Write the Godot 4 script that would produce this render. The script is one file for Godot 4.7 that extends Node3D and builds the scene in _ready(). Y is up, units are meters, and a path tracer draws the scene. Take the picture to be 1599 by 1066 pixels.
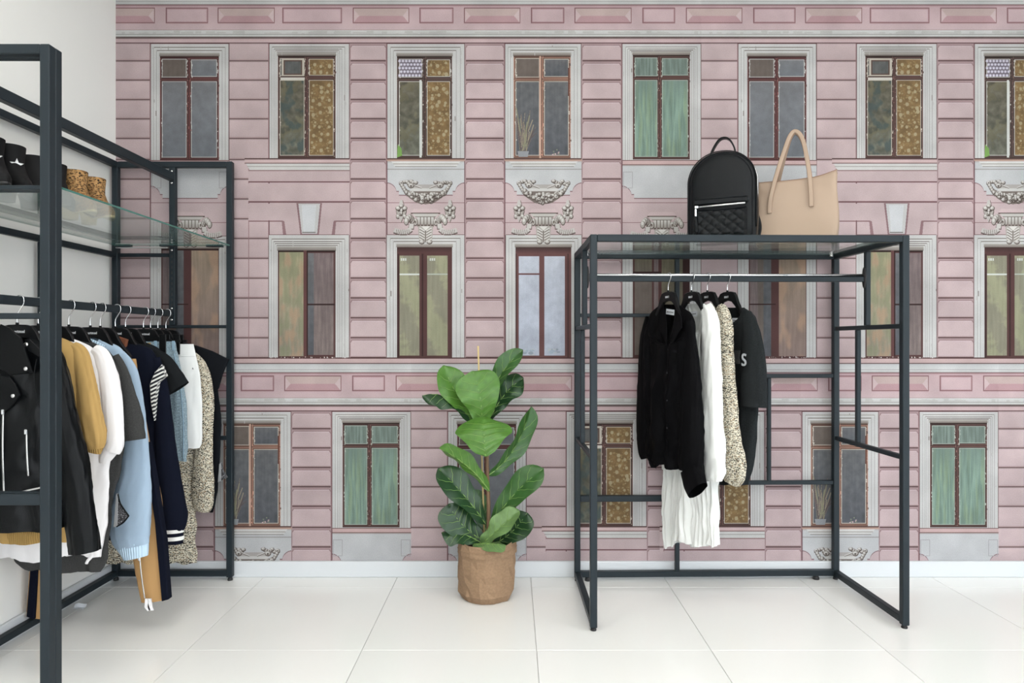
extends Node3D
# A clothing shop: a wall papered with a printed facade mural, two steel clothes racks, a potted fig and bags.
# World: y up, metres; the camera stands at the origin 1.06 m above the floor and looks along -z square to the mural wall.
const F := 1066.0          # focal length of the lens in pixels of the 1599 x 1066 photograph
const CX := 799.5
const CY := 533.0
const EYE := 1.06
const WALL_Z := 3.08       # distance of the mural wall
const LEFT_X := -1.787     # the white side wall
const ROOM_R := 4.8
const ROOM_F := 4.2        # glazed shop front behind the camera
const CEIL := 2.95

var rng := RandomNumberGenerator.new()
var noise := FastNoiseLite.new()
var M := {}
var taken := {}

func _ready() -> void:
	rng.seed = 7
	noise.seed = 11
	noise.frequency = 1.0
	noise.fractal_octaves = 3
	setup_camera_and_light()
	make_materials()
	build_room()
	build_mural()
	build_left_rack()
	build_right_rack()
	build_left_garments()
	build_right_garments()
	build_plant()
	build_bags()
	build_shoes()

func setup_camera_and_light() -> void:
	var cam := Camera3D.new()
	cam.name = "camera"
	cam.position = Vector3(0, EYE, 0)
	cam.fov = rad_to_deg(2.0 * atan(533.0 / F))
	cam.near = 0.05
	cam.far = 200.0
	cam.current = true
	add_child(cam)
	var env := Environment.new()
	env.background_mode = Environment.BG_SKY
	var sky := Sky.new()
	var sm := ProceduralSkyMaterial.new()
	sm.sky_top_color = Color(0.86, 0.89, 0.93)
	sm.sky_horizon_color = Color(0.93, 0.935, 0.94)
	sm.ground_bottom_color = Color(0.5, 0.5, 0.5)
	sm.ground_horizon_color = Color(0.72, 0.74, 0.76)
	sm.energy_multiplier = 1.0
	sky.sky_material = sm
	env.sky = sky
	env.background_energy_multiplier = SKY_ENERGY
	env.tonemap_mode = Environment.TONE_MAPPER_LINEAR
	env.tonemap_exposure = EXPOSURE
	env.sdfgi_enabled = true
	env.ssao_enabled = true
	env.ssil_enabled = true
	var we := WorldEnvironment.new()
	we.name = "world"
	we.environment = env
	add_child(we)

const SKY_ENERGY := 7.8
const EXPOSURE := 1.0
const PANEL_ENERGY := 1.1
const PANEL_SPOTS := [[-0.95, -1.2], [0.5, -1.2], [1.95, -1.2], [-0.95, 0.8], [0.5, 0.8], [1.95, 0.8], [-0.95, 2.8], [0.5, 2.8], [1.95, 2.8]]

# ---------------------------------------------------------------- helpers
func at(px: float, py: float, z: float) -> Vector3:
	return Vector3((px - CX) * z / F, EYE - (py - CY) * z / F, -z)

func numbered(called: String) -> String:
	if not taken.has(called):
		taken[called] = 0
		return called
	taken[called] += 1
	return "%s_%03d" % [called, taken[called]]

func thing(called: String, label: String, category: String, where := Vector3.ZERO, turn := 0.0, group := "") -> Node3D:
	var o := Node3D.new()
	o.name = numbered(called)
	add_child(o)
	o.position = where
	o.rotation.y = turn
	tag(o, label, category, group)
	return o

func tag(o: Node, label: String, category := "", group := "") -> void:
	o.set_meta("label", label)
	if category: o.set_meta("category", category)
	if group: o.set_meta("group", group)

func part(called: String, mesh: Mesh, m: Material, parent: Node, where := Vector3.ZERO, label := "") -> MeshInstance3D:
	var o := MeshInstance3D.new()
	o.name = called
	o.mesh = mesh
	o.material_override = m
	o.position = where
	parent.add_child(o, true)
	if label: o.set_meta("label", label)
	return o

func solo(called: String, mesh: Mesh, m: Material, label: String, category: String, where := Vector3.ZERO, group := "") -> MeshInstance3D:
	var o := part(numbered(called), mesh, m, self, where)
	tag(o, label, category, group)
	return o

func struct(called: String, mesh: Mesh, m: Material, where := Vector3.ZERO) -> MeshInstance3D:
	var o := part(called, mesh, m, self, where)
	o.set_meta("kind", "structure")
	return o

func new_st(smooth := true) -> SurfaceTool:
	var st := SurfaceTool.new()
	st.begin(Mesh.PRIMITIVE_TRIANGLES)
	st.set_smooth_group(0 if smooth else -1)
	return st

func done(st: SurfaceTool) -> ArrayMesh:
	st.generate_normals()
	return st.commit()

func tri(st: SurfaceTool, a: Vector3, b: Vector3, c: Vector3) -> void:
	st.add_vertex(a); st.add_vertex(b); st.add_vertex(c)

func quad(st: SurfaceTool, a: Vector3, b: Vector3, c: Vector3, d: Vector3) -> void:
	tri(st, a, b, c); tri(st, a, c, d)

# box with chamfered edges
func add_box(st: SurfaceTool, c: Vector3, s: Vector3, bev := 0.0015, basis := Basis()) -> void:
	var h := s * 0.5
	var b := minf(bev, minf(h.x, minf(h.y, h.z)) * 0.9)
	var p := func(x, y, z, ax): # corner pulled in along every axis but ax
		var v := Vector3(x * (h.x - (0.0 if ax == 0 else b)), y * (h.y - (0.0 if ax == 1 else b)), z * (h.z - (0.0 if ax == 2 else b)))
		return c + basis * v
	for sgn in [-1, 1]:
		for ax in 3:
			var q := []
			for k in [[-1, -1], [1, -1], [1, 1], [-1, 1]]:
				var v := [0, 0, 0]
				v[ax] = sgn; v[(ax + 1) % 3] = k[0]; v[(ax + 2) % 3] = k[1]
				q.append(p.call(v[0], v[1], v[2], ax))
			if sgn > 0: quad(st, q[3], q[2], q[1], q[0])
			else: quad(st, q[0], q[1], q[2], q[3])
	if b <= 0.0: return
	for ax in 3: # edges along ax
		var u := (ax + 1) % 3
		var w := (ax + 2) % 3
		for i in [-1, 1]:
			for j in [-1, 1]:
				var e := []
				for t in [-1, 1]:
					var v := [0, 0, 0]
					v[ax] = t; v[u] = i; v[w] = j
					e.append(p.call(v[0], v[1], v[2], u)); e.append(p.call(v[0], v[1], v[2], w))
				if i * j > 0: quad(st, e[0], e[1], e[3], e[2])
				else: quad(st, e[2], e[3], e[1], e[0])
	for x in [-1, 1]:
		for y in [-1, 1]:
			for z in [-1, 1]:
				var a: Vector3 = p.call(x, y, z, 0)
				var d: Vector3 = p.call(x, y, z, 1)
				var g: Vector3 = p.call(x, y, z, 2)
				if x * y * z > 0: tri(st, a, g, d)
				else: tri(st, a, d, g)

func box(c: Vector3, s: Vector3, bev := 0.0015) -> ArrayMesh:
	var st := new_st(false)
	add_box(st, c, s, bev)
	return done(st)

# grid of rings joined into a skin; each ring is a closed or open row of points
func add_skin(st: SurfaceTool, rings: Array, closed := true, cap := false) -> void:
	var n: int = rings[0].size()
	for i in rings.size() - 1:
		var r0: PackedVector3Array = rings[i]
		var r1: PackedVector3Array = rings[i + 1]
		for k in (n if closed else n - 1):
			var k2 := (k + 1) % n
			quad(st, r0[k], r1[k], r1[k2], r0[k2])
	if cap:
		for e in [0, rings.size() - 1]:
			var r: PackedVector3Array = rings[e]
			var mid := Vector3.ZERO
			for v in r: mid += v
			mid /= n
			for k in n:
				if e == 0: tri(st, mid, r[k], r[(k + 1) % n])
				else: tri(st, mid, r[(k + 1) % n], r[k])

func skin(rings: Array, closed := true, cap := false) -> ArrayMesh:
	var st := new_st()
	add_skin(st, rings, closed, cap)
	return done(st)

# round or oval tube along points; radii may be one number or one per point
func add_tube(st: SurfaceTool, pts: Array, radius, seg := 10, flat := 1.0, up := Vector3(0, 0, 1)) -> void:
	var rings := []
	for i in pts.size():
		var d: Vector3 = (pts[mini(i + 1, pts.size() - 1)] - pts[maxi(i - 1, 0)]).normalized()
		var side := d.cross(up)
		if side.length() < 0.05: side = d.cross(Vector3(1, 0.2, 0))
		side = side.normalized()
		var nn := side.cross(d).normalized()
		var r: float = radius[i] if radius is Array else radius
		var ring := PackedVector3Array()
		for k in seg:
			var a := TAU * k / seg
			ring.append(pts[i] + side * cos(a) * r + nn * sin(a) * r * flat)
		rings.append(ring)
	add_skin(st, rings, true, true)

func tube(pts: Array, radius, seg := 10, flat := 1.0, up := Vector3(0, 0, 1)) -> ArrayMesh:
	var st := new_st()
	add_tube(st, pts, radius, seg, flat, up)
	return done(st)

# flat outline (x, y) given thickness along z, with the rim chamfered
func plate(poly: PackedVector2Array, z0: float, z1: float, bev := 0.0) -> ArrayMesh:
	var st := new_st(false)
	add_plate(st, poly, z0, z1, bev)
	return done(st)

func add_plate(st: SurfaceTool, poly: PackedVector2Array, z0: float, z1: float, bev := 0.0) -> void:
	if Geometry2D.is_polygon_clockwise(poly): poly.reverse()
	var inner := poly
	if bev > 0.0:
		var off := Geometry2D.offset_polygon(poly, -bev)
		if off.size() == 1: inner = off[0]
		else: bev = 0.0
	var idx := Geometry2D.triangulate_polygon(inner)
	for i in range(0, idx.size(), 3):
		var a := inner[idx[i]]; var b := inner[idx[i + 1]]; var c := inner[idx[i + 2]]
		if (b - a).cross(c - a) > 0.0:
			var t := b; b = c; c = t
		tri(st, Vector3(a.x, a.y, z1), Vector3(b.x, b.y, z1), Vector3(c.x, c.y, z1))
		tri(st, Vector3(a.x, a.y, z0), Vector3(c.x, c.y, z0), Vector3(b.x, b.y, z0))
	var n := poly.size()
	for i in n:
		var a := poly[i]; var b := poly[(i + 1) % n]
		var zb := z1 - bev
		quad(st, Vector3(a.x, a.y, z0), Vector3(a.x, a.y, zb), Vector3(b.x, b.y, zb), Vector3(b.x, b.y, z0))
	if bev > 0.0:
		if inner.size() == n:
			# match the corners of the two outlines by nearest point
			for i in n:
				var a := poly[i]; var b := poly[(i + 1) % n]
				var ia := nearest(inner, a); var ib := nearest(inner, b)
				quad(st, Vector3(a.x, a.y, z1 - bev), Vector3(ia.x, ia.y, z1), Vector3(ib.x, ib.y, z1), Vector3(b.x, b.y, z1 - bev))
		else:
			for i in n:
				var a := poly[i]; var b := poly[(i + 1) % n]
				var ia := nearest(inner, a); var ib := nearest(inner, b)
				quad(st, Vector3(a.x, a.y, z1 - bev), Vector3(ia.x, ia.y, z1), Vector3(ib.x, ib.y, z1), Vector3(b.x, b.y, z1 - bev))

func nearest(poly: PackedVector2Array, p: Vector2) -> Vector2:
	var best := poly[0]
	for q in poly:
		if q.distance_squared_to(p) < best.distance_squared_to(p): best = q
	return best

func smooth_points(pts: Array, per := 6) -> Array: # Catmull-Rom through Vector3 or Vector2 points
	var out := []
	for i in pts.size() - 1:
		var p0 = pts[maxi(i - 1, 0)]; var p1 = pts[i]; var p2 = pts[i + 1]; var p3 = pts[mini(i + 2, pts.size() - 1)]
		for k in per:
			out.append(p1.cubic_interpolate(p2, p0, p3, float(k) / per))
	out.append(pts[-1])
	return out

func ball(c: Vector3, r: Vector3, seg := 14, rows := 8) -> ArrayMesh:
	var st := new_st()
	add_ball(st, c, r, seg, rows)
	return done(st)

func add_ball(st: SurfaceTool, c: Vector3, r: Vector3, seg := 14, rows := 8) -> void:
	var rings := []
	for i in rows + 1:
		var t := PI * i / rows
		var ring := PackedVector3Array()
		for k in seg:
			var a := TAU * k / seg
			ring.append(c + Vector3(cos(a) * sin(t) * r.x, cos(t) * r.y, -sin(a) * sin(t) * r.z))
		rings.append(ring)
	add_skin(st, rings)

func text_mesh(words: String, height: float, bold := false, depth := 0.0004) -> TextMesh:
	var t := TextMesh.new()
	var f := SystemFont.new()
	f.font_names = PackedStringArray(["Droid Sans"])
	f.font_weight = 700 if bold else 400
	t.font = f
	t.text = words
	t.font_size = 32
	t.pixel_size = height / 24.0
	t.depth = depth
	return t

# ---------------------------------------------------------------- materials
func mat(col: Color, rough := 0.6, metal := 0.0, spec := 0.5) -> StandardMaterial3D:
	var m := StandardMaterial3D.new()
	m.albedo_color = col
	m.roughness = rough
	m.metallic = metal
	m.metallic_specular = spec
	return m

func c8(r: float, g: float, b: float) -> Color:
	return Color(r / 255.0, g / 255.0, b / 255.0)

func noise_tex(freq: float, octaves := 3, sx := 256, sd := 1, lo := 0.0, hi := 1.0) -> NoiseTexture2D:
	var n := FastNoiseLite.new()
	n.seed = sd
	n.frequency = freq
	n.fractal_octaves = octaves
	var t := NoiseTexture2D.new()
	t.width = sx; t.height = sx
	t.seamless = true
	t.noise = n
	if lo != 0.0 or hi != 1.0:
		var g := Gradient.new()
		g.set_color(0, Color(lo, lo, lo)); g.set_color(1, Color(hi, hi, hi))
		t.color_ramp = g
	return t

func cloth(col: Color, rough := 0.9, tile := 60.0, bump := 0.06, sheen := 0.25, tex: Texture2D = null, bump_tex: Texture2D = null) -> StandardMaterial3D:
	var m := mat(col, rough, 0.0, 0.3)
	m.uv1_triplanar = true
	m.uv1_scale = Vector3.ONE * tile
	m.heightmap_enabled = true
	m.heightmap_texture = bump_tex if bump_tex else M.weave_tex
	m.heightmap_scale = bump
	if sheen > 0.0:
		m.rim_enabled = true
		m.rim = sheen
		m.rim_tint = 0.6
	if tex: m.albedo_texture = tex
	return m

func weave_image() -> ImageTexture:
	var n := 128
	var im := Image.create(n, n, false, Image.FORMAT_L8)
	var r := RandomNumberGenerator.new()
	r.seed = 5
	for y in n:
		for x in n:
			var u := sin(TAU * x / 8.0); var v := sin(TAU * y / 8.0)
			var over := ((x / 4) + (y / 4)) % 2 == 0
			var h := 0.5 + 0.25 * (absf(u) if over else absf(v)) + r.randf_range(-0.12, 0.12)
			im.set_pixel(x, y, Color(h, h, h))
	return ImageTexture.create_from_image(im)

func rib_image() -> ImageTexture:
	var n := 64
	var im := Image.create(n, n, false, Image.FORMAT_L8)
	for y in n:
		for x in n:
			var h := 0.5 + 0.5 * sin(TAU * x / 16.0)
			im.set_pixel(x, y, Color(h, h, h))
	return ImageTexture.create_from_image(im)

# animal print: rosettes on a ground, as dyed cloth; repeats every tile
func leopard_image(ground: Color, spot: Color, ring: Color, count: int, n: int, sd: int, rmin: float, rmax: float, tan_share: float) -> ImageTexture:
	var im := Image.create(n, n, false, Image.FORMAT_RGB8)
	im.fill(ground)
	var r := RandomNumberGenerator.new()
	r.seed = sd
	var big := FastNoiseLite.new()
	big.seed = sd
	big.frequency = 3.0 / n
	var done_spots := []
	var tries := 0
	while done_spots.size() < count and tries < count * 30:
		tries += 1
		var c := Vector2(r.randf() * n, r.randf() * n)
		var rad := r.randf_range(rmin, rmax)
		var ok := true
		for d in done_spots:
			var dx := absf(d[0].x - c.x); var dy := absf(d[0].y - c.y)
			dx = minf(dx, n - dx); dy = minf(dy, n - dy)
			if dx * dx + dy * dy < pow((d[1] + rad) * 0.86, 2): ok = false; break
		if not ok: continue
		done_spots.append([c, rad])
		var has_ring := r.randf() < tan_share
		var ph := r.randf() * TAU
		var ex := r.randf_range(0.65, 1.0)
		var gap := r.randf_range(0.6, 1.6)
		var ir := int(rad) + 2
		for y in range(-ir, ir + 1):
			for x in range(-ir, ir + 1):
				var v := Vector2(x, y / ex).rotated(ph)
				var d := v.length() / rad
				var an := v.angle()
				d += 0.14 * sin(an * 3.0 + ph) + 0.08 * sin(an * 5.0)
				if d > 1.0: continue
				var col := spot
				if has_ring:
					if d < 0.58: col = ring
					elif absf(an) < gap * 0.5: continue
				im.set_pixel(posmod(int(c.x) + x, n), posmod(int(c.y) + y, n), col)
	return ImageTexture.create_from_image(im)

func make_materials() -> void:
	M.weave_tex = weave_image()
	M.rib_tex = rib_image()
	M.grain_tex = noise_tex(0.03, 4, 256, 3)
	M.fine_tex = noise_tex(0.12, 3, 256, 4)
	# painted steel of the racks, anthracite
	var st := mat(c8(30, 39, 45), 0.45, 0.0, 0.36)
	M.steel = st
	M.rack_foot = mat(c8(28, 28, 30), 0.6)
	M.chrome = mat(c8(225, 227, 230), 0.16, 1.0)
	M.zinc = mat(c8(205, 205, 205), 0.25, 1.0)
	var wp := mat(c8(236, 236, 234), 0.85, 0.0, 0.3)
	M.paint = wp
	M.ceiling = mat(c8(238, 238, 236), 0.9, 0.0, 0.2)
	M.base = mat(c8(210, 214, 218), 0.35, 0.0, 0.5)
	var tl := mat(c8(240, 240, 238), 0.16, 0.0, 0.5)
	M.tile = tl
	M.tile2 = mat(c8(242, 242, 240), 0.17, 0.0, 0.5)
	M.tile3 = mat(c8(238, 238, 236), 0.15, 0.0, 0.5)
	M.grout = mat(c8(236, 235, 233), 0.8)
	var gl := mat(Color(0.75, 0.9, 0.87, 0.10), 0.02, 0.0, 0.5)
	gl.transparency = BaseMaterial3D.TRANSPARENCY_ALPHA
	M.glass = gl
	M.glass_edge = mat(c8(62, 108, 100), 0.15, 0.0, 0.5)
	M.panel_glow = mat(Color.WHITE, 0.6)
	M.panel_glow.emission_enabled = true
	M.panel_glow.emission = Color(1.0, 0.99, 0.96)
	M.panel_glow.emission_energy_multiplier = 3.0
	M.alu = mat(c8(200, 200, 200), 0.4, 0.6)
	M.hanger = mat(c8(15, 16, 18), 0.4, 0.0, 0.32)
	M.print_white = mat(c8(225, 228, 232), 0.6)
	M.label = mat(c8(218, 222, 228), 0.8)
	M.print_dark = mat(c8(40, 42, 48), 0.7)

# ---------------------------------------------------------------- room
func build_room() -> void:
	var t := 0.12
	var w := ROOM_R - LEFT_X
	var d := WALL_Z + ROOM_F
	var cx := (ROOM_R + LEFT_X) / 2
	var cz := (ROOM_F - WALL_Z) / 2
	# floor: screed slab carrying porcelain tiles
	var fl := struct("floor", box(Vector3(cx, -0.0065 - t / 2, cz), Vector3(w + 2 * t, t, d + 2 * t), 0), M.grout)
	var tile_mesh := box(Vector3(0, -0.005, 0), Vector3(0.598, 0.01, 0.598), 0.0006)
	var r := RandomNumberGenerator.new()
	r.seed = 21
	var x0 := 0.084 - 0.6 * 4
	for i in 13:
		for j in 14:
			var a := Vector2(x0 + 0.6 * i, -3.545 + 0.6 * j)
			var lo := Vector2(maxf(a.x, LEFT_X), maxf(a.y, -WALL_Z))
			var hi := Vector2(minf(a.x + 0.6, ROOM_R), minf(a.y + 0.6, ROOM_F))
			if hi.x - lo.x < 0.01 or hi.y - lo.y < 0.01: continue
			var m: Material = [M.tile, M.tile2, M.tile3][r.randi() % 3]
			if hi.x - lo.x > 0.599 and hi.y - lo.y > 0.599:
				part("tile", tile_mesh, m, fl, Vector3(a.x + 0.3, 0, a.y + 0.3))
			else:
				part("tile", box(Vector3(0, -0.005, 0), Vector3(hi.x - lo.x - 0.002, 0.01, hi.y - lo.y - 0.002), 0.0006), m, fl, Vector3((lo.x + hi.x) / 2, 0, (lo.y + hi.y) / 2))
	struct("ceiling", box(Vector3(cx, CEIL + t / 2, cz), Vector3(w + 2 * t, t, d + 2 * t), 0), M.ceiling)
	struct("wall_back", box(Vector3(cx, CEIL / 2, -WALL_Z - t / 2), Vector3(w + 2 * t, CEIL, t), 0), M.paint)
	struct("wall_left", box(Vector3(LEFT_X - t / 2, CEIL / 2, cz), Vector3(t, CEIL, d), 0), M.paint)
	var rw := new_st(false) # side wall to the street, glazed along most of its length
	var rz0 := -1.0
	var rz1 := 3.8
	var ry0 := 0.12
	var ry1 := 2.7
	add_box(rw, Vector3(ROOM_R + t / 2, ry0 / 2, cz), Vector3(t, ry0, d), 0)
	add_box(rw, Vector3(ROOM_R + t / 2, (ry1 + CEIL) / 2, cz), Vector3(t, CEIL - ry1, d), 0)
	add_box(rw, Vector3(ROOM_R + t / 2, (ry0 + ry1) / 2, (-WALL_Z + rz0) / 2), Vector3(t, ry1 - ry0, rz0 + WALL_Z), 0)
	add_box(rw, Vector3(ROOM_R + t / 2, (ry0 + ry1) / 2, (ROOM_F + rz1) / 2), Vector3(t, ry1 - ry0, ROOM_F - rz1), 0)
	struct("wall_right", done(rw), M.paint)
	var ws := Node3D.new()
	ws.name = "window_2"
	ws.set_meta("kind", "structure")
	add_child(ws)
	for i in 5:
		part("mullion", box(Vector3(ROOM_R + t / 2, (ry0 + ry1) / 2, lerpf(rz0, rz1, i / 4.0)), Vector3(0.06, ry1 - ry0, 0.05)), M.steel, ws)
	for i in 4:
		part("pane", box(Vector3(ROOM_R + t / 2, (ry0 + ry1) / 2, lerpf(rz0, rz1, (i + 0.5) / 4.0)), Vector3(0.008, ry1 - ry0, (rz1 - rz0) / 4 - 0.05), 0), M.glass, ws)
	# front wall with the shop window: piers, spandrel and head around one wide opening
	var st := new_st(false)
	var ox0 := LEFT_X + 1.1
	var ox1 := ROOM_R - 1.1
	var oy0 := 0.25
	var oy1 := 2.7
	add_box(st, Vector3(cx, oy0 / 2, ROOM_F + t / 2), Vector3(w + 2 * t, oy0, t), 0)
	add_box(st, Vector3(cx, (oy1 + CEIL) / 2, ROOM_F + t / 2), Vector3(w + 2 * t, CEIL - oy1, t), 0)
	add_box(st, Vector3((LEFT_X - t + ox0) / 2, (oy0 + oy1) / 2, ROOM_F + t / 2), Vector3(ox0 - LEFT_X + t, oy1 - oy0, t), 0)
	add_box(st, Vector3((ROOM_R + t + ox1) / 2, (oy0 + oy1) / 2, ROOM_F + t / 2), Vector3(ROOM_R + t - ox1, oy1 - oy0, t), 0)
	struct("wall_front", done(st), M.paint)
	var wn := Node3D.new()
	wn.name = "window_1"
	wn.set_meta("kind", "structure")
	add_child(wn)
	var n := 4
	var pw := (ox1 - ox0) / n
	for i in n + 1:
		part("mullion", box(Vector3(ox0 + pw * i, (oy0 + oy1) / 2, ROOM_F + t / 2), Vector3(0.05, oy1 - oy0, 0.06)), M.steel, wn)
	for i in n:
		part("pane", box(Vector3(ox0 + pw * (i + 0.5), (oy0 + oy1) / 2, ROOM_F + t / 2), Vector3(pw - 0.05, oy1 - oy0, 0.008), 0), M.glass, wn)
	# skirting boards
	var bh := 0.072
	for b in [["baseboard_back", Vector3(cx, bh / 2, -WALL_Z + 0.007), Vector3(w, bh, 0.014)], ["baseboard_left", Vector3(LEFT_X + 0.007, bh / 2, cz), Vector3(0.014, bh, d - 0.03)], ["baseboard_right", Vector3(ROOM_R - 0.007, bh / 2, cz), Vector3(0.014, bh, d - 0.03)]]:
		struct(b[0], box(b[1], b[2], 0.004), M.base)
	# recessed square ceiling lights
	var k := 0
	for s in PANEL_SPOTS:
		var row: String = ["nearest the mural wall", "in the middle row", "nearest the shop window"][k / 3]
		var col: String = ["left", "centre", "right"][k % 3]
		k += 1
		var o := thing("ceiling_light", "square recessed ceiling light %s, %s" % [row, col], "ceiling light", Vector3(s[0], CEIL, s[1]), 0, "square ceiling lights")
		var fr := new_st(false)
		for e in [[Vector3(0, -0.008, 0.31), Vector3(0.64, 0.016, 0.02)], [Vector3(0, -0.008, -0.31), Vector3(0.64, 0.016, 0.02)], [Vector3(0.31, -0.008, 0), Vector3(0.02, 0.016, 0.6)], [Vector3(-0.31, -0.008, 0), Vector3(0.02, 0.016, 0.6)]]:
			add_box(fr, e[0], e[1], 0.002)
		part("frame", done(fr), M.alu, o)
		part("diffuser_lamp", box(Vector3(0, -0.004, 0), Vector3(0.6, 0.006, 0.6), 0), M.panel_glow, o)
		var l := AreaLight3D.new()
		l.name = "panel_light"
		l.area_size = Vector2(0.58, 0.58)
		l.light_energy = PANEL_ENERGY
		l.light_color = Color(1.0, 0.99, 0.96)
		l.shadow_enabled = true
		l.rotation.x = -PI / 2
		l.position.y = -0.02
		l.set("area_range", 12.0)
		l.set("area_attenuation", 2.0)
		o.add_child(l)

# ---------------------------------------------------------------- printed wallpaper
# The mural is one flat print: a photograph of a pink facade, repeated sideways every 917 px and downwards every 574 px with a half drop.
# It is drawn here in photograph pixels (texture = 2 texels per pixel) and pasted flat on the wall.
const MS := 2.0
const MX0 := 178.0
const MY0 := -15.0
const MW := 917.0
const MH := 574.0
var mi: Image
var mr := RandomNumberGenerator.new()
var mn := FastNoiseLite.new()

func m_rect(x0: float, y0: float, x1: float, y1: float, col: Color) -> void:
	var a := Vector2i(roundi((x0 - MX0) * MS), roundi((y0 - MY0) * MS))
	var b := Vector2i(roundi((x1 - MX0) * MS), roundi((y1 - MY0) * MS))
	b.x = maxi(b.x, a.x + 1); b.y = maxi(b.y, a.y + 1)
	var r := Rect2i(a, b - a).intersection(Rect2i(0, 0, mi.get_width(), mi.get_height()))
	if r.size.x > 0 and r.size.y > 0: mi.fill_rect(r, col)

func m_grad(x0: float, y0: float, x1: float, y1: float, top: Color, low: Color) -> void:
	var y := y0
	while y < y1:
		m_rect(x0, y, x1, minf(y + 0.5, y1), top.lerp(low, (y - y0) / (y1 - y0)))
		y += 0.5

func m_hgrad(x0: float, y0: float, x1: float, y1: float, l: Color, r: Color) -> void:
	var x := x0
	while x < x1:
		m_rect(x, y0, minf(x + 0.5, x1), y1, l.lerp(r, (x - x0) / (x1 - x0)))
		x += 0.5

func m_poly(pts: Array, col: Color) -> void:
	var lo := 1e9; var hi := -1e9
	for p in pts:
		lo = minf(lo, p.y); hi = maxf(hi, p.y)
	var y: float = floorf(lo * MS) / MS + 0.25
	while y < hi:
		var xs := []
		for i in pts.size():
			var a: Vector2 = pts[i]; var b: Vector2 = pts[(i + 1) % pts.size()]
			if (a.y <= y) != (b.y <= y): xs.append(a.x + (b.x - a.x) * (y - a.y) / (b.y - a.y))
		xs.sort()
		for i in range(0, xs.size() - 1, 2): m_rect(xs[i], y - 0.25, xs[i + 1], y + 0.25, col)
		y += 0.5

func m_oval(cx: float, cy: float, rx: float, ry: float, col: Color) -> void:
	var y := -ry
	while y <= ry:
		var w := rx * sqrt(maxf(0.0, 1.0 - y * y / (ry * ry)))
		if w > 0.1: m_rect(cx - w, cy + y, cx + w, cy + y + 0.5, col)
		y += 0.5

func m_line(a: Vector2, b: Vector2, w: float, col: Color) -> void:
	var d := (b - a)
	var n := Vector2(-d.y, d.x).normalized() * w * 0.5
	m_poly([a + n, b + n, b - n, a - n], col)

func m_blob(cx: float, cy: float, rx: float, ry: float) -> void: # a bump of stucco ornament
	m_oval(cx + 0.3, cy + 0.7, rx + 0.7, ry + 0.7, c8(88, 75, 68))
	m_oval(cx, cy, rx, ry, c8(170, 161, 153))
	m_oval(cx - rx * 0.15, cy - ry * 0.25, rx * 0.62, ry * 0.55, c8(207, 201, 194))

func shade(c: Color, k: float) -> Color:
	return Color(c.r * k, c.g * k, c.b * k)

const PINK := Color(0.776, 0.671, 0.671)
const BLOCK_Y := [68.0, 96.0, 126.0, 156.5, 186.5, 217.0, 250.0, 280.5, 311.5, 342.5, 373.0, 404.0, 435.0, 466.0, 497.0, 528.0, 559.0]

func m_pier(x0: float, x1: float, cut: bool, y_from := 0, y_to := 16) -> void:
	var line := c8(100, 72, 72)
	for i in range(y_from, y_to):
		var y0: float = BLOCK_Y[i]; var y1: float = BLOCK_Y[i + 1]
		var base := shade(PINK, mr.randf_range(0.975, 1.02))
		m_rect(x0, y0, x1, y1, shade(base, 0.95))
		if cut:
			var b := 4.0
			m_rect(x0, y0, x1, y1, c8(172, 142, 143))
			var oct := [Vector2(x0 + b, y0 + 3.4), Vector2(x1 - b, y0 + 3.4), Vector2(x1 - 1.5, y0 + 3.4 + b), Vector2(x1 - 1.5, y1 - 2), Vector2(x0 + 1.5, y1 - 2), Vector2(x0 + 1.5, y0 + 3.4 + b)]
			for e in 6: m_line(oct[e], oct[(e + 1) % 6], 2.2, c8(146, 112, 114))
			m_poly(oct, base)
			m_line(Vector2(x0 + b, y0 + 4.0), Vector2(x1 - b, y0 + 4.0), 1.2, c8(212, 188, 190))
			m_grad(x0 + 1, y1 - 4.0, x1 - 1, y1 - 1.6, shade(base, 0.97), c8(160, 128, 128))
			m_rect(x0 + 1.5, y1 - 1.8, x1 - 1.5, y1 - 0.2, line)
			m_grad(x0 + 3, y1 + 0.2, x1 - 3, y1 + 3.0, c8(146, 116, 116), c8(186, 154, 157))
		else:
			m_grad(x0, y0 + 1.4, x1 - 1, y1 - 1.2, shade(base, 1.03), shade(base, 0.985))
			m_rect(x0, y0 + 1.4, x1 - 1, y0 + 2.6, shade(base, 1.035))
			m_grad(x0, y1 - 4.0, x1 - 1, y1 - 1.2, shade(base, 0.97), c8(166, 134, 134))
			m_rect(x0, y1 - 1.4, x1, y1 + 0.6, line)
			m_grad(x0, y1 + 0.6, x1, y1 + 3.0, c8(158, 128, 128), shade(base, 0.98))
		m_rect(x1 - 1.0, y0, x1, y1, c8(150, 108, 112))
	m_rect(x0 - 1.4, BLOCK_Y[y_from], x0, BLOCK_Y[y_to], c8(112, 78, 80))
	m_rect(x1, BLOCK_Y[y_from], x1 + 1.4, BLOCK_Y[y_to], c8(104, 72, 76))

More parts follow.
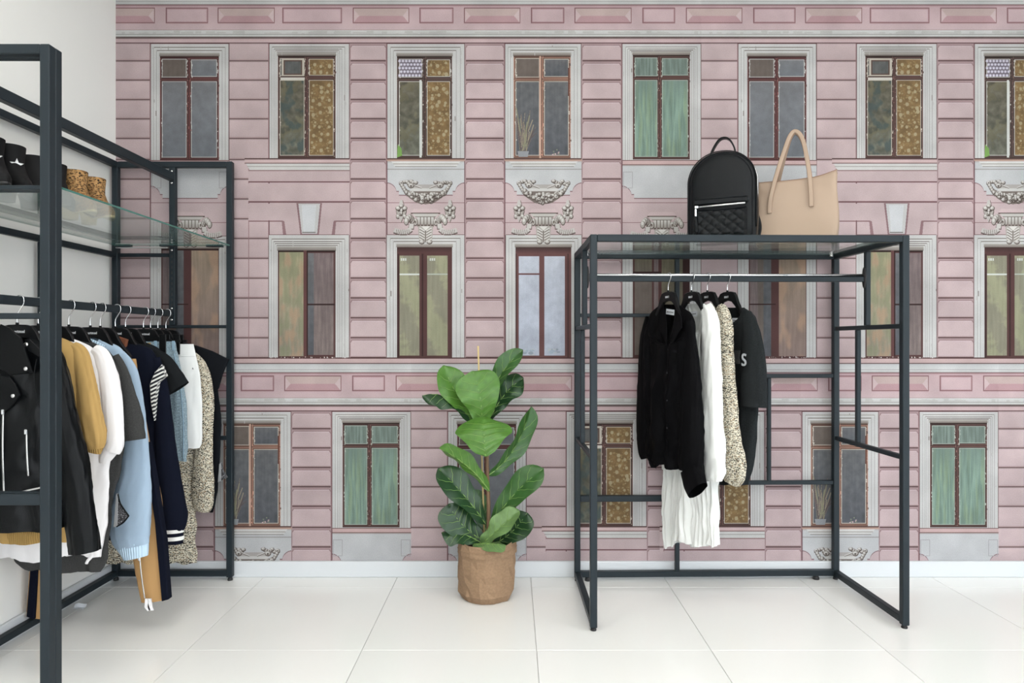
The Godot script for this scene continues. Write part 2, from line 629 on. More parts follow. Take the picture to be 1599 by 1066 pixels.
func m_casing(x0: float, y0: float, x1: float, y1: float, ox0: float, oy0: float, ox1: float, oy1: float, fine: bool) -> void:
	var g := c8(198, 195, 192)
	m_rect(x0, y0, x1, y1, g)
	m_rect(x0, y0, x1, y0 + 1.2, c8(222, 219, 214))
	var steps := [0.28, 0.5, 0.66, 0.82] if fine else [0.3, 0.62]
	for s in steps:
		var a := lerpf(x0, ox0, s); var b := lerpf(x1, ox1, s); var t := lerpf(y0, oy0, s * 0.8)
		m_rect(a, t, b, t + 1.4, c8(128, 118, 112))
		m_rect(a, t + 1.4, b, t + 2.4, c8(224, 221, 216))
		m_rect(a, t, a + 1.0, y1, c8(166, 160, 157))
		m_rect(b - 1.0, t, b, y1, c8(168, 162, 159))
		m_rect(a + 1.0, t + 2, a + 2.0, y1, c8(218, 216, 212))
	m_grad(ox0 - 1, lerpf(y0, oy0, 0.72), ox1 + 1, oy0, c8(176, 168, 160), c8(124, 112, 104))
	# weathering of the plaster
	for i in 26:
		var px := mr.randf_range(x0, x1)
		var py := mr.randf_range(y0, y1)
		if px > ox0 - 2 and px < ox1 + 2 and py > oy0: continue
		m_rect(px, py, px + mr.randf_range(0.5, 1.6), py + mr.randf_range(1, 9), c8(184, 178, 174) if mr.randf() < 0.7 else c8(150, 140, 134))
	m_rect(x0 - 1, y0, x0, y1, c8(120, 92, 92))
	m_rect(x1, y0, x1 + 1, y1, c8(120, 92, 92))
	m_rect(x0, y0 - 1.2, x1, y0, c8(112, 76, 78))

# one pane, pixel by pixel
func m_pane(x0: float, y0: float, x1: float, y1: float, kind: String, sd: int) -> void:
	var ax := roundi((x0 - MX0) * MS); var ay := roundi((y0 - MY0) * MS)
	var w := roundi((x1 - x0) * MS); var h := roundi((y1 - y0) * MS)
	mn.seed = sd
	for j in h:
		for i in w:
			var u := i / MS; var v := j / MS
			var tv := float(j) / h
			var n1 := mn.get_noise_2d(u * 3.0 + sd * 13.0, v * 3.0)
			var n2 := mn.get_noise_2d(u * 9.0, v * 0.6 + sd * 7.0)
			var n3 := mn.get_noise_2d(u * 45.0, v * 45.0 + sd)
			var col: Color
			match kind:
				"grey": col = c8(124, 124, 127).lerp(c8(112, 115, 121), tv) * (1.0 + 0.06 * n1 + 0.05 * n3)
				"brown": col = c8(112, 99, 91) * (1.0 + 0.05 * n1 + 0.04 * n2)
				"dark": col = c8(96, 97, 95) * (1.0 + 0.1 * n1 + 0.06 * n2)
				"smoke": col = c8(108, 108, 110).lerp(c8(88, 90, 96), tv) * (1.0 + 0.06 * n2 + 0.1 * n1)
				"green":
					col = c8(122, 148, 132) * (1.0 + 0.2 * n2 + 0.05 * n3)
					col = col.lerp(c8(146, 166, 118), clampf(mn.get_noise_2d(u * 5.0 + 50.0, v * 0.4) * 1.3, 0.0, 0.4))
					col = col.lerp(c8(112, 132, 122), clampf(0.7 - tv * 2.2, 0.0, 0.7))
				"greentop": col = c8(116, 132, 122) * (1.0 + 0.25 * n2 + 0.06 * n3)
				"olive":
					col = c8(98, 92, 76).lerp(c8(104, 104, 90), tv) * (1.0 + 0.25 * n1)
					var band := sin(v * 0.09 + u * 0.06 + n1 * 2.5)
					col = col.lerp(c8(124, 116, 82), clampf(band - 0.45, 0.0, 0.4))
					if kind == "olive" and sd % 2 == 0: col = col.lerp(c8(70, 84, 84), clampf(mn.get_noise_2d(u * 2.2 + 90, v * 1.6) * 2.2, 0.0, 0.75))
				"gold":
					col = c8(132, 102, 62) * (1.0 + 0.16 * n1 + 0.1 * n3)
				"tan":
					col = c8(158, 148, 112).lerp(c8(150, 140, 120), tv) * (1.0 + 0.1 * n2)
					var dr := mn.get_noise_2d(u * 2.2 + v * 0.5, v * 0.8 - u * 0.9)
					col = col.lerp(c8(176, 142, 112), clampf(dr * 2.4, 0.0, 0.75)).lerp(c8(136, 138, 104), clampf(-dr * 2.2, 0.0, 0.6))
				"mauve": col = c8(122, 104, 104).lerp(c8(128, 112, 108), tv) * (1.0 + 0.14 * n2 + 0.05 * n1)
				"peach":
					col = c8(156, 134, 112).lerp(c8(142, 118, 110), tv) * (1.0 + 0.08 * n2)
					col = col.lerp(c8(186, 146, 116), clampf(mn.get_noise_2d(u * 1.4, v * 0.6 + 20.0) * 1.8, 0.0, 0.7))
				"khaki":
					col = c8(150, 146, 118) * (1.0 + 0.12 * n2)
					var dg := sin((v - u * 1.7) * 0.05 + n1 * 1.4 + sd)
					col = col.lerp(c8(160, 160, 122), clampf(dg, 0.0, 0.55)).lerp(c8(132, 126, 110), clampf(-dg * 0.9, 0.0, 0.5))
				"sky": col = c8(190, 194, 207).lerp(c8(178, 184, 200), tv) * (1.0 + 0.05 * n1 + 0.02 * n2)
				"lace": col = c8(124, 112, 124) * (1.0 + 0.1 * n1)
				"ochre": col = c8(120, 112, 88).lerp(c8(108, 98, 86), tv) * (1.0 + 0.14 * n2 + 0.06 * n3)
				_: col = c8(110, 105, 100)
			col.a = 1.0
			var X := ax + i; var Y := ay + j
			if X >= 0 and Y >= 0 and X < mi.get_width() and Y < mi.get_height(): mi.set_pixel(X, Y, col)

func m_gold_dots(x0: float, y0: float, x1: float, y1: float, sd: int) -> void:
	mr.seed = sd
	for i in int((x1 - x0) * (y1 - y0) / 26.0):
		var r := mr.randf_range(0.7, 1.6)
		m_oval(mr.randf_range(x0 + 2, x1 - 2), mr.randf_range(y0 + 2, y1 - 2), r, r, c8(150, 122, 78) if mr.randf() < 0.6 else c8(158, 134, 92))
	var y := y0 + 8
	while y < y1 - 4:
		for k in 3:
			var r := mr.randf_range(1.6, 2.9)
			var cx := clampf(lerpf(x0, x1, 0.2 + 0.3 * k) + mr.randf_range(-3, 3), x0 + 4, x1 - 4)
			m_oval(cx, y + mr.randf_range(-4, 4), r, r * 1.15, c8(168, 150, 112))
		y += 11

func m_frame(x0: float, y0: float, x1: float, y1: float, w: float, col: Color) -> void:
	m_rect(x0, y0, x1, y0 + w, col); m_rect(x0, y1 - w, x1, y1, col)
	m_rect(x0, y0, x0 + w, y1, col); m_rect(x1 - w, y0, x1, y1, col)

func m_chips(x0: float, y0: float, x1: float, y1: float, col: Color, amount: int) -> void: # flaking paint along a bar
	for i in amount:
		var x := mr.randf_range(x0, x1); var y := mr.randf_range(y0, y1)
		m_rect(x, y, x + mr.randf_range(0.4, 1.2), y + mr.randf_range(0.8, 4.0), col)

# old timber window: two sashes with a small light above each
func m_old_window(x0: float, y0: float, x1: float, y1: float, wood: Color, kinds: Array, mid: float, split: float, line: Color, sd: int) -> void:
	mr.seed = sd
	m_rect(x0, y0, x1, y1, wood)
	m_rect(x0, y0, x1, y0 + 2.5, shade(wood, 0.55))
	var b := 3.0
	var boxes := [[x0 + b, y0 + 4, mid - 3.5, split - 2], [mid + 3.5, y0 + 5, x1 - b, split - 3], [x0 + b, split + 4, mid - 3.5, y1 - 4], [mid + 3.5, split + 4, x1 - b, y1 - 4]]
	for k in 4:
		var q: Array = boxes[k]
		m_frame(q[0] - 1.5, q[1] - 1.5, q[2] + 1.5, q[3] + 1.5, 1.5, shade(wood, 0.62))
		m_pane(q[0], q[1], q[2], q[3], kinds[k], sd + k)
		if kinds[k] == "gold": m_gold_dots(q[0], q[1], q[2], q[3], sd + 20 + k)
		m_frame(q[0], q[1], q[2], q[3], 1.0, line)
		m_chips(q[0] - 1, q[1], q[0] + 1.2, q[3], line, 14)
		m_chips(q[2] - 1.2, q[1], q[2] + 1, q[3], line, 14)
	m_rect(mid - 0.8, y0 + 3, mid + 0.6, y1, shade(wood, 0.6))
	m_rect(x0, split, x1, split + 1.2, shade(wood, 0.5))
	m_chips(mid - 3, y0, mid + 3, y1, shade(wood, 1.25), 30)
	m_chips(x1 - 3, y0, x1, y1, shade(wood, 0.6), 18)
	m_rect(x0, y1 - 2, x1, y1, shade(wood, 0.7))

func m_festoon(cx: float, cy: float, w: float) -> void: # garland hung between two rings with bows
	m_poly([Vector2(cx - w * 0.8, cy - 2), Vector2(cx + w * 0.8, cy - 2), Vector2(cx + w * 0.6, cy + 6), Vector2(cx - w * 0.6, cy + 6)], c8(176, 168, 162))
	m_rect(cx - w * 0.62, cy + 4, cx + w * 0.62, cy + 9, c8(204, 199, 194))
	m_rect(cx - w * 0.62, cy + 8.6, cx + w * 0.62, cy + 10, c8(150, 138, 132))
	for s in [-1.0, 1.0]:
		m_blob(cx + s * w, cy - 5, 3.2, 3.2)
		m_oval(cx + s * w, cy - 5, 1.1, 1.1, c8(96, 84, 78))
		for k in 6:
			m_blob(cx + s * (w * (0.86 - 0.09 * k)), cy - 6 + mr.randf_range(-2, 2), 3.0, 2.4)
		m_line(Vector2(cx + s * w * 0.62, cy - 3), Vector2(cx + s * w * 0.16, cy + 4), 1.6, c8(120, 106, 98))
		m_line(Vector2(cx + s * w * 0.62, cy - 4), Vector2(cx + s * w * 0.16, cy + 3), 1.4, c8(208, 202, 196))
		m_blob(cx + s * w * 0.6, cy - 1, 4.2, 3.4)
		m_oval(cx + s * w * 0.6, cy, 1.4, 1.6, c8(92, 80, 74))
		for k in 5:
			m_blob(cx + s * (w * 0.97 - k * 2.2), cy - 1 + k * 3.4, 2.2 + k * 0.2, 2.4)
	m_poly([Vector2(cx - w * 0.85, cy + 4), Vector2(cx - w * 0.6, cy + 9), Vector2(cx + w * 0.6, cy + 9), Vector2(cx + w * 0.85, cy + 4), Vector2(cx + w * 0.7, cy + 18), Vector2(cx + w * 0.35, cy + 27), Vector2(cx, cy + 29), Vector2(cx - w * 0.35, cy + 27), Vector2(cx - w * 0.7, cy + 18)], c8(120, 106, 98))
	for k in 70:
		var t := mr.randf_range(-1.0, 1.0)
		var yy := cy + 20.0 - 12.0 * t * t
		m_blob(cx + t * w * 0.8 + mr.randf_range(-1, 1), yy + mr.randf_range(-8, 6) * (1.15 - absf(t)), mr.randf_range(1.8, 3.6), mr.randf_range(1.8, 3.2))
	for k in 26:
		var t := mr.randf_range(-0.85, 0.85)
		m_oval(cx + t * w * 0.8, cy + 20.0 - 12.0 * t * t + mr.randf_range(-4, 5), 0.9, 0.9, c8(84, 72, 66))

func m_mask(cx: float, cy: float) -> void: # small bearded face
	m_poly([Vector2(cx - 1.5, cy - 17), Vector2(cx + 1.5, cy - 17), Vector2(cx + 4, cy - 8), Vector2(cx - 4, cy - 8)], c8(190, 182, 176))
	m_line(Vector2(cx + 2.4, cy - 16), Vector2(cx + 4.6, cy - 8), 0.8, c8(112, 92, 88))
	m_blob(cx, cy, 7.4, 9.4)
	m_blob(cx - 5, cy - 4.6, 3.6, 3.2); m_blob(cx + 5, cy - 4.6, 3.6, 3.2); m_blob(cx, cy - 8, 3.0, 2.4)
	m_oval(cx - 3.0, cy + 0.4, 1.9, 1.2, c8(78, 66, 60)); m_oval(cx + 3.0, cy + 0.4, 1.9, 1.2, c8(78, 66, 60))
	m_blob(cx, cy + 3, 1.7, 2.8)
	m_blob(cx - 5.2, cy + 8, 2.6, 3.2); m_blob(cx + 5.2, cy + 8, 2.6, 3.2)
	m_poly([Vector2(cx - 4.2, cy + 9), Vector2(cx + 4.2, cy + 9), Vector2(cx + 0.6, cy + 19)], c8(112, 94, 88))
	m_poly([Vector2(cx - 4.2, cy + 8.4), Vector2(cx + 3.6, cy + 8.4), Vector2(cx - 0.4, cy + 18)], c8(184, 176, 170))
	m_oval(cx, cy + 7.4, 2.4, 1.0, c8(92, 78, 72))

func m_capital(cx: float, ty: float, ribbon: bool) -> void: # bracket with scrolls, acanthus and ribbons
	m_poly([Vector2(cx - 18, ty - 1), Vector2(cx + 18, ty - 1), Vector2(cx + 23, ty + 5), Vector2(cx - 23, ty + 5)], c8(206, 178, 178))
	m_rect(cx - 23, ty + 5, cx + 23, ty + 6.8, c8(92, 76, 70))
	m_poly([Vector2(cx - 20, ty + 6.6), Vector2(cx + 20, ty + 6.6), Vector2(cx + 16, ty + 12), Vector2(cx - 16, ty + 12)], c8(192, 185, 178))
	m_rect(cx - 16, ty + 11, cx + 16, ty + 12.2, c8(108, 94, 86))
	for k in 5:
		var x := cx - 13 + k * 5.4
		m_grad(x, ty + 12, x + 4.6, ty + 25, c8(206, 200, 193), c8(150, 140, 132))
		m_rect(x + 4.4, ty + 12, x + 5.6, ty + 24, c8(92, 78, 70))
		m_oval(x + 2.2, ty + 25, 2.4, 2.0, c8(104, 90, 82))
	for s in [-1.0, 1.0]:
		m_blob(cx + s * 16, ty + 19, 3.2, 5.4)
		m_oval(cx + s * 16, ty + 19, 1.2, 2.2, c8(100, 86, 78))
		if ribbon:
			for k in 5: m_blob(cx + s * (21 + k * 2.3), ty + 16 - 4 * sin(k * 0.9), 3.2, 5.4)
			m_oval(cx + s * 23, ty + 21, 1.6, 1.4, c8(92, 80, 72))
			var path := [Vector2(cx + s * 22, ty + 22), Vector2(cx + s * 22.5, ty + 30), Vector2(cx + s * 29, ty + 35), Vector2(cx + s * 40, ty + 35), Vector2(cx + s * 49, ty + 32)]
			for k in 4: m_line(path[k] + Vector2(0, 1.2), path[k + 1] + Vector2(0, 1.2), 9.0, c8(104, 86, 82))
			for k in 4: m_line(path[k], path[k + 1], 7.2, c8(194, 187, 181))
			for k in 7: m_line(Vector2(cx + s * (26 + k * 3.2), ty + 31.4), Vector2(cx + s * (25 + k * 3.2), ty + 38.4), 0.9, c8(138, 124, 118))
	m_poly([Vector2(cx - 12, ty + 26), Vector2(cx + 12, ty + 26), Vector2(cx + 10, ty + 51), Vector2(cx - 10, ty + 51)], c8(170, 161, 153))
	m_poly([Vector2(cx - 7, ty + 26), Vector2(cx + 7, ty + 26), Vector2(cx, ty + 33)], c8(214, 208, 200))
	for s in [-1.0, 1.0]:
		for k in 5:
			var yy := ty + 30 + k * 4.2
			m_line(Vector2(cx + s * 1.5, yy + 4), Vector2(cx + s * 9.5, yy - 1), 2.2, c8(208, 202, 195))
			m_line(Vector2(cx + s * 1.5, yy + 5.4), Vector2(cx + s * 9.0, yy + 1.0), 0.9, c8(96, 82, 74))
		m_blob(cx + s * 6, ty + 50, 3.6, 2.6)
	m_line(Vector2(cx, ty + 33), Vector2(cx, ty + 52), 1.2, c8(96, 82, 74))

func m_apron(x0: float, x1: float, y0: float, y1: float) -> void: # plain plaster panel under a window with scooped lower corners
	var g := c8(194, 193, 194)
	m_rect(x0, y0, x1, y1 - 18, g)
	var a := []
	var s := 14.0
	a.append(Vector2(x0, y0)); a.append(Vector2(x1, y0)); a.append(Vector2(x1, y1 - 19))
	for k in 7:
		var t := PI / 2 * k / 6
		a.append(Vector2(x1 - s + s * cos(t) * 0.2 - s * 0.0 + s * 0.8 * (1 - sin(t)), y1 - 19 + 12 * (1 - cos(t))))
	a.append(Vector2(x1 - s, y1 - 6)); a.append(Vector2(x1 - s - 4, y1 - 6)); a.append(Vector2(x1 - s - 4, y1))
	a.append(Vector2(x0 + s + 4, y1)); a.append(Vector2(x0 + s + 4, y1 - 6)); a.append(Vector2(x0 + s, y1 - 6))
	for k in 7:
		var t := PI / 2 * (6 - k) / 6
		a.append(Vector2(x0 + s - s * cos(t) * 0.2 - s * 0.8 * (1 - sin(t)), y1 - 19 + 12 * (1 - cos(t))))
	a.append(Vector2(x0, y1 - 19))
	var dark := []
	for p in a: dark.append(p + Vector2(0, 1.3))
	m_poly(dark, c8(138, 104, 108))
	m_poly(a, g)
	m_rect(x0, y0, x1, y0 + 1.5, c8(180, 174, 170))

func paint_mural() -> void:
	mi = Image.create(int(MW * MS), int(MH * MS), false, Image.FORMAT_RGB8)
	mr.seed = 3
	mn.frequency = 0.02
	mn.fractal_octaves = 3
	mi.fill(PINK)
	var X0 := MX0; var X1 := MX0 + MW
	# ledge, cornice, frieze and lower cornice
	m_grad(X0, -15, X1, -7.5, c8(206, 174, 170), c8(196, 164, 162))
	m_rect(X0, -15, X1, -14, c8(120, 84, 84))
	m_rect(X0, -7.6, X1, -6, c8(104, 82, 80))
	m_grad(X0, -6, X1, 3, c8(192, 190, 190), c8(206, 205, 204))
	m_rect(X0, 2.6, X1, 3.6, c8(160, 154, 152)); m_grad(X0, 3.6, X1, 7, c8(210, 208, 206), c8(186, 182, 180))
	m_rect(X0, 7, X1, 8.6, c8(136, 104, 104))
	m_grad(X0, 8.6, X1, 46.5, c8(198, 164, 166), c8(205, 175, 176))
	m_rect(X0, 8.6, X1, 10, c8(176, 136, 140))
	for p in [[259, 325, 0], [340, 429, 1], [441, 534, 0], [551, 639, 1], [655, 708, 0], [724.5, 812.5, 1], [829, 881, 0], [897, 986, 1], [1003, 1054, 0], [1071, 1159, 1], [154, 242, 1]]:
		var a: float = p[0]; var b: float = p[1]
		m_rect(a, 12, b, 36.5, c8(136, 92, 96))
		m_rect(a + 1.4, 13.6, b - 1.2, 35.2, c8(204, 172, 174))
		m_rect(a, 36.2, b, 37.2, c8(176, 134, 138))
		if p[2]:
			m_rect(a + 1.4, 13.6, b - 1.2, 25, c8(196, 168, 162))
			m_poly([Vector2(a + 9, 25), Vector2(b - 9, 25), Vector2(b - 2, 34.8), Vector2(a + 2, 34.8)], c8(190, 146, 150))
			m_poly([Vector2(a + 1.6, 15), Vector2(a + 10, 25), Vector2(a + 1.6, 34.5)], c8(208, 178, 178))
			m_poly([Vector2(b - 1.6, 15), Vector2(b - 10, 25), Vector2(b - 1.6, 34.5)], c8(208, 180, 180))
		else:
			m_frame(a + 1.4, 13.6, b - 1.2, 35.2, 1.2, c8(182, 140, 144))
	m_rect(X0, 46.5, X1, 47.6, c8(176, 150, 150))
	m_grad(X0, 47.6, X1, 53.5, c8(208, 206, 203), c8(198, 195, 192))
	m_rect(X0, 53.5, X1, 54.7, c8(150, 144, 140)); m_rect(X0, 54.7, X1, 57, c8(206, 203, 199)); m_rect(X0, 57, X1, 58.2, c8(140, 132, 128))
	m_rect(X0, 58.2, X1, 60.4, c8(104, 84, 82))
	m_grad(X0, 60.4, X1, 67, c8(198, 164, 165), c8(208, 178, 178))
	m_rect(X0, 66.6, X1, 68.4, c8(104, 70, 74))
	for i in 90: # streaks and stains on the cornices
		var x := mr.randf_range(X0, X1)
		m_rect(x, 48 + mr.randf_range(0, 4), x + mr.randf_range(4, 20), 52.6 + mr.randf_range(0, 0.8), c8(190, 186, 181))
	for i in 60:
		var x := mr.randf_range(X0, X1)
		m_rect(x, 57.8, x + mr.randf_range(3, 22), 59.2, c8(96, 78, 74))
	# piers of rusticated blocks
	m_pier(178, 235, false); m_pier(358.5, 420, false)
	m_pier(546, 604, true); m_pier(726, 788, true); m_pier(908, 971, true)
	m_rect(388, 250, 389.2, 559, c8(150, 110, 113))
	# upper row of windows
	m_casing(236, 69, 357, 252, 250, 88, 342, 250, false)
	m_casing(421, 69, 545, 248, 434, 87, 524, 246, true)
	m_casing(605, 69, 725, 248, 620, 88, 706, 246, false)
	m_casing(789, 69, 907, 248, 802, 87, 891, 246, false)
	m_casing(972, 69, 1094, 252, 988, 86, 1077, 249, true)
	m_old_window(250, 88, 342, 250, c8(124, 74, 72), ["brown", "grey", "grey", "grey"], 295, 123, c8(196, 194, 188), 101)
	m_old_window(434, 87, 524, 247, c8(112, 78, 72), ["dark", "gold", "olive", "gold"], 479, 121, c8(196, 184, 168), 112)
	m_frame(440, 91, 475, 119, 3.0, c8(190, 178, 162)); m_frame(443, 94, 472, 117, 2.0, c8(98, 72, 64))
	m_rect(438, 121, 476, 125, c8(206, 198, 186))
	m_old_window(620, 88, 706, 247, c8(106, 80, 74), ["lace", "gold", "olive", "gold"], 663, 123, c8(200, 194, 184), 123)
	for j in 5: # lace curtain
		for i in 7:
			var lx := 624.0 + i * 5.2 + (2.6 if j % 2 else 0.0)
			m_oval(lx, 95 + j * 5.6, 2.1, 2.1, c8(196, 188, 206)); m_oval(lx, 95 + j * 5.6, 0.9, 0.9, c8(232, 226, 238))
	m_poly([Vector2(621, 226), Vector2(627, 232), Vector2(628, 243), Vector2(620, 246)], c8(116, 160, 72))
	m_rect(655, 125, 658.5, 246, c8(206, 206, 200))
	m_old_window(802, 87, 891, 247, c8(178, 126, 106), ["brown", "smoke", "smoke", "smoke"], 846, 123, c8(206, 196, 180), 135)
	mr.seed = 40
	for i in 46: # plant behind the glass
		var b := Vector2(817 + mr.randf_range(-5, 6), 240 - mr.randf_range(0, 18))
		var e := b + Vector2(mr.randf_range(-14, 16), -mr.randf_range(14, 60))
		e.x = clampf(e.x, 806, 838)
		m_line(b, e, mr.randf_range(0.7, 1.8), [c8(158, 142, 120), c8(128, 112, 104), c8(142, 138, 110), c8(100, 88, 88)][mr.randi() % 4])
	m_poly([Vector2(808, 236), Vector2(826, 236), Vector2(824, 245), Vector2(810, 245)], c8(150, 152, 156))
	for i in 9: m_oval(mr.randf_range(862, 874), mr.randf_range(231, 242), 1.2, 1.2, c8(196, 160, 166) if i % 2 else c8(120, 130, 108))
	m_rect(842, 88, 845, 247, c8(206, 160, 138)); m_rect(887, 106, 889.5, 150, c8(112, 66, 52))
	m_old_window(988, 86, 1077, 249, c8(116, 80, 74), ["greentop", "greentop", "green", "green"], 1030, 121, c8(168, 178, 164), 149)
	# what lies between the two rows
	m_rect(236, 250, 358, 252, c8(110, 74, 72)); m_rect(236, 251, 358, 257, c8(204, 168, 164)); m_rect(236, 256.4, 358, 258, c8(130, 96, 94))
	m_rect(972, 250, 1095, 252, c8(110, 74, 72)); m_rect(972, 251, 1095, 257, c8(204, 168, 164)); m_rect(972, 256.4, 1095, 258, c8(130, 96, 94))
	for e in [[236, 358, 297.0], [972, 1095, 1033.5]]:
		var a: float = e[0]; var b: float = e[1]
		m_rect(a, 258, b, 370, shade(PINK, 1.0))
		m_rect(a, 316, b, 317.2, c8(146, 106, 110)); m_rect(a, 347, b, 348.2, c8(146, 106, 110))
		m_apron(a, b, 258, 309)
		m_frame(a + 1, 268, a + 16, 294, 0.8, c8(168, 164, 164)); m_frame(b - 16, 268, b - 1, 294, 0.8, c8(168, 164, 164))
	m_rect(421, 248, 546, 376, PINK)
	m_rect(382, 247, 546, 249, c8(92, 66, 64)); m_rect(382, 249, 546, 254.5, c8(206, 174, 172)); m_rect(382, 254.2, 546, 255.6, c8(130, 96, 94))
	m_poly([Vector2(384, 255.6), Vector2(546, 255.6), Vector2(546, 266), Vector2(390, 266), Vector2(386, 258)], c8(202, 198, 194))
	m_rect(386, 259.4, 546, 260.6, c8(150, 142, 138)); m_rect(389, 265.6, 546, 267, c8(140, 106, 106))
	m_rect(388, 267, 546, 283, shade(PINK, 0.99)); m_rect(388, 283, 546, 285.2, c8(122, 82, 86))
	m_rect(388, 286.6, 546, 314, shade(PINK, 1.01)); m_rect(388, 314, 546, 316.4, c8(122, 82, 86))
	m_rect(388, 318, 546, 344, shade(PINK, 1.0)); m_rect(389, 344.4, 442, 346.2, c8(126, 86, 90)); m_rect(522, 344.4, 546, 346.2, c8(126, 86, 90))
	m_poly([Vector2(440, 345), Vector2(444, 345), Vector2(447, 366), Vector2(442, 366)], c8(150, 112, 116))
	m_poly([Vector2(521, 345), Vector2(525, 345), Vector2(523, 366), Vector2(518, 366)], c8(150, 112, 116))
	m_poly([Vector2(463, 317), Vector2(503, 317), Vector2(498, 366), Vector2(469, 366)], c8(146, 110, 114))
	m_poly([Vector2(466, 318), Vector2(500, 318), Vector2(495.5, 365), Vector2(471.5, 365)], c8(198, 194, 192))
	m_poly([Vector2(471, 320), Vector2(494, 320), Vector2(491, 362), Vector2(474, 362)], c8(208, 208, 210))
	m_rect(472, 362, 493, 363.4, c8(120, 112, 108))
	mr.seed = 77
	for e in [[605, 725, 664.5], [789, 908, 848.5]]:
		var a: float = e[0]; var b: float = e[1]; var cx: float = e[2]
		m_rect(a, 248, b, 370, PINK)
		m_rect(a, 316, b, 317.2, c8(146, 106, 110)); m_rect(a, 347, b, 348.2, c8(146, 106, 110))
		m_apron(a, b, 252, 304)
		m_rect(a, 247, b, 249, c8(96, 68, 62)); m_rect(a - 1, 249, b + 1, 251.4, c8(186, 148, 130))
		m_poly([Vector2(a + 6, 252), Vector2(b - 6, 252), Vector2(b - 12, 260), Vector2(a + 12, 260)], c8(212, 209, 204))
		m_rect(a + 9, 255.4, b - 9, 256.6, c8(140, 130, 122)); m_rect(a + 12, 259.4, b - 12, 260.6, c8(134, 124, 118))
		m_rect(a, 263.6, b, 264.8, c8(158, 152, 148))
		m_festoon(cx, 290, 38)
		m_mask(cx - 38, 329); m_mask(cx + 38, 329)
	# lower row of windows
	m_casing(235, 369, 357, 559, 252, 388, 342, 558, false)
	m_casing(420, 367, 545, 559, 434, 391, 524, 558, true)
	m_casing(604, 367, 725, 559, 620, 386, 706, 558, false)
	m_casing(790, 367, 908, 559, 805, 386, 892, 558, false)
	m_casing(972, 369, 1094, 559, 988, 388, 1077, 558, false)
	m_capital(297, 332, true); m_capital(1033.5, 332, true); m_capital(664.5, 327, true); m_capital(848.5, 327, true)
	var br := c8(92, 58, 56)
	m_rect(252, 388, 342, 558, br); m_pane(254, 391, 266, 556, "mauve", 31); m_pane(266, 391, 275, 556, "brown", 32); m_pane(275, 391, 287, 556, "smoke", 33)
	m_rect(252, 474, 294, 476, shade(br, 0.7)); m_pane(299, 391, 341, 556, "peach", 34); m_rect(252, 388, 342, 391, shade(br, 0.6))
	m_rect(434, 391, 524, 558, br); m_pane(436, 393, 474, 556, "tan", 35); m_pane(481, 395, 490, 554, "smoke", 36); m_pane(490, 395, 521, 554, "mauve", 37)
	m_rect(480, 474, 523, 476.4, shade(br, 0.65)); m_rect(434, 391, 524, 393.4, shade(br, 0.55)); m_rect(474, 391, 479, 558, c8(104, 64, 62)); m_rect(479, 393, 480.4, 556, shade(br, 0.5))
	m_rect(620, 386, 706, 558, br); m_grad(620, 386, 706, 394, c8(70, 46, 44), br)
	m_pane(624, 399, 655, 555, "khaki", 38); m_pane(667, 399, 699, 555, "khaki", 41)
	m_rect(624, 427, 655, 429.6, c8(206, 208, 200)); m_rect(667, 427, 699, 429.2, c8(176, 182, 166))
	m_rect(658.5, 396, 661, 556, shade(br, 0.7)); m_rect(621, 396, 623, 558, shade(br, 0.7))
	for e in [[626, 406], [671, 406]]:
		for k in 3: m_rect(e[0] + k * 3.2, e[1] - 3, e[0] + k * 3.2 + 2.2, e[1] + 1, c8(206, 208, 200))
	m_rect(805, 386, 892, 558, c8(112, 72, 70)); m_grad(805, 386, 892, 396, c8(70, 48, 46), c8(112, 72, 70))
	m_pane(810, 400, 842, 555, "sky", 42); m_pane(850, 400, 882, 555, "sky", 43)
	m_rect(810, 426.5, 842, 429, c8(112, 72, 70)); m_rect(805, 396, 807, 558, c8(80, 52, 50)); m_rect(886, 396, 888, 558, c8(82, 54, 52))
	for e in [[811.0, 842.0], [851.0, 882.0]]:
		for k in 10: m_oval(mr.randf_range(e[0] + 5, e[1] - 4), mr.randf_range(545, 553), mr.randf_range(2, 5), mr.randf_range(1, 2.4), [c8(160, 176, 190), c8(146, 158, 168), c8(182, 186, 190)][k % 3])
	m_rect(988, 388, 1077, 558, br); m_pane(991, 391, 1018, 424, "ochre", 44); m_pane(991, 428, 1018, 554, "brown", 45); m_pane(1033, 391, 1066, 554, "ochre", 46); m_pane(1021, 393, 1028, 556, "mauve", 47)
	m_rect(988, 424, 1032, 427, shade(br, 0.6)); m_rect(1066, 391, 1077, 558, shade(br, 0.75))
	m_rect(X0, 558, X1, 559.4, c8(84, 56, 54))
	mr.seed = 91
	m_chips(420, 556, 545, 559, c8(214, 204, 198), 40); m_chips(235, 556, 357, 559, c8(206, 198, 194), 40)
	# paper grain, dirt and fading of the print
	var data := mi.get_data()
	var w := mi.get_width(); var h := mi.get_height()
	var big := FastNoiseLite.new(); big.seed = 8; big.frequency = 0.012; big.fractal_octaves = 4
	var bi := big.get_image(w / 2, h / 2).get_data()
	var sm := FastNoiseLite.new(); sm.seed = 9; sm.frequency = 0.35; sm.fractal_octaves = 2
	var si := sm.get_image(512, 512).get_data()
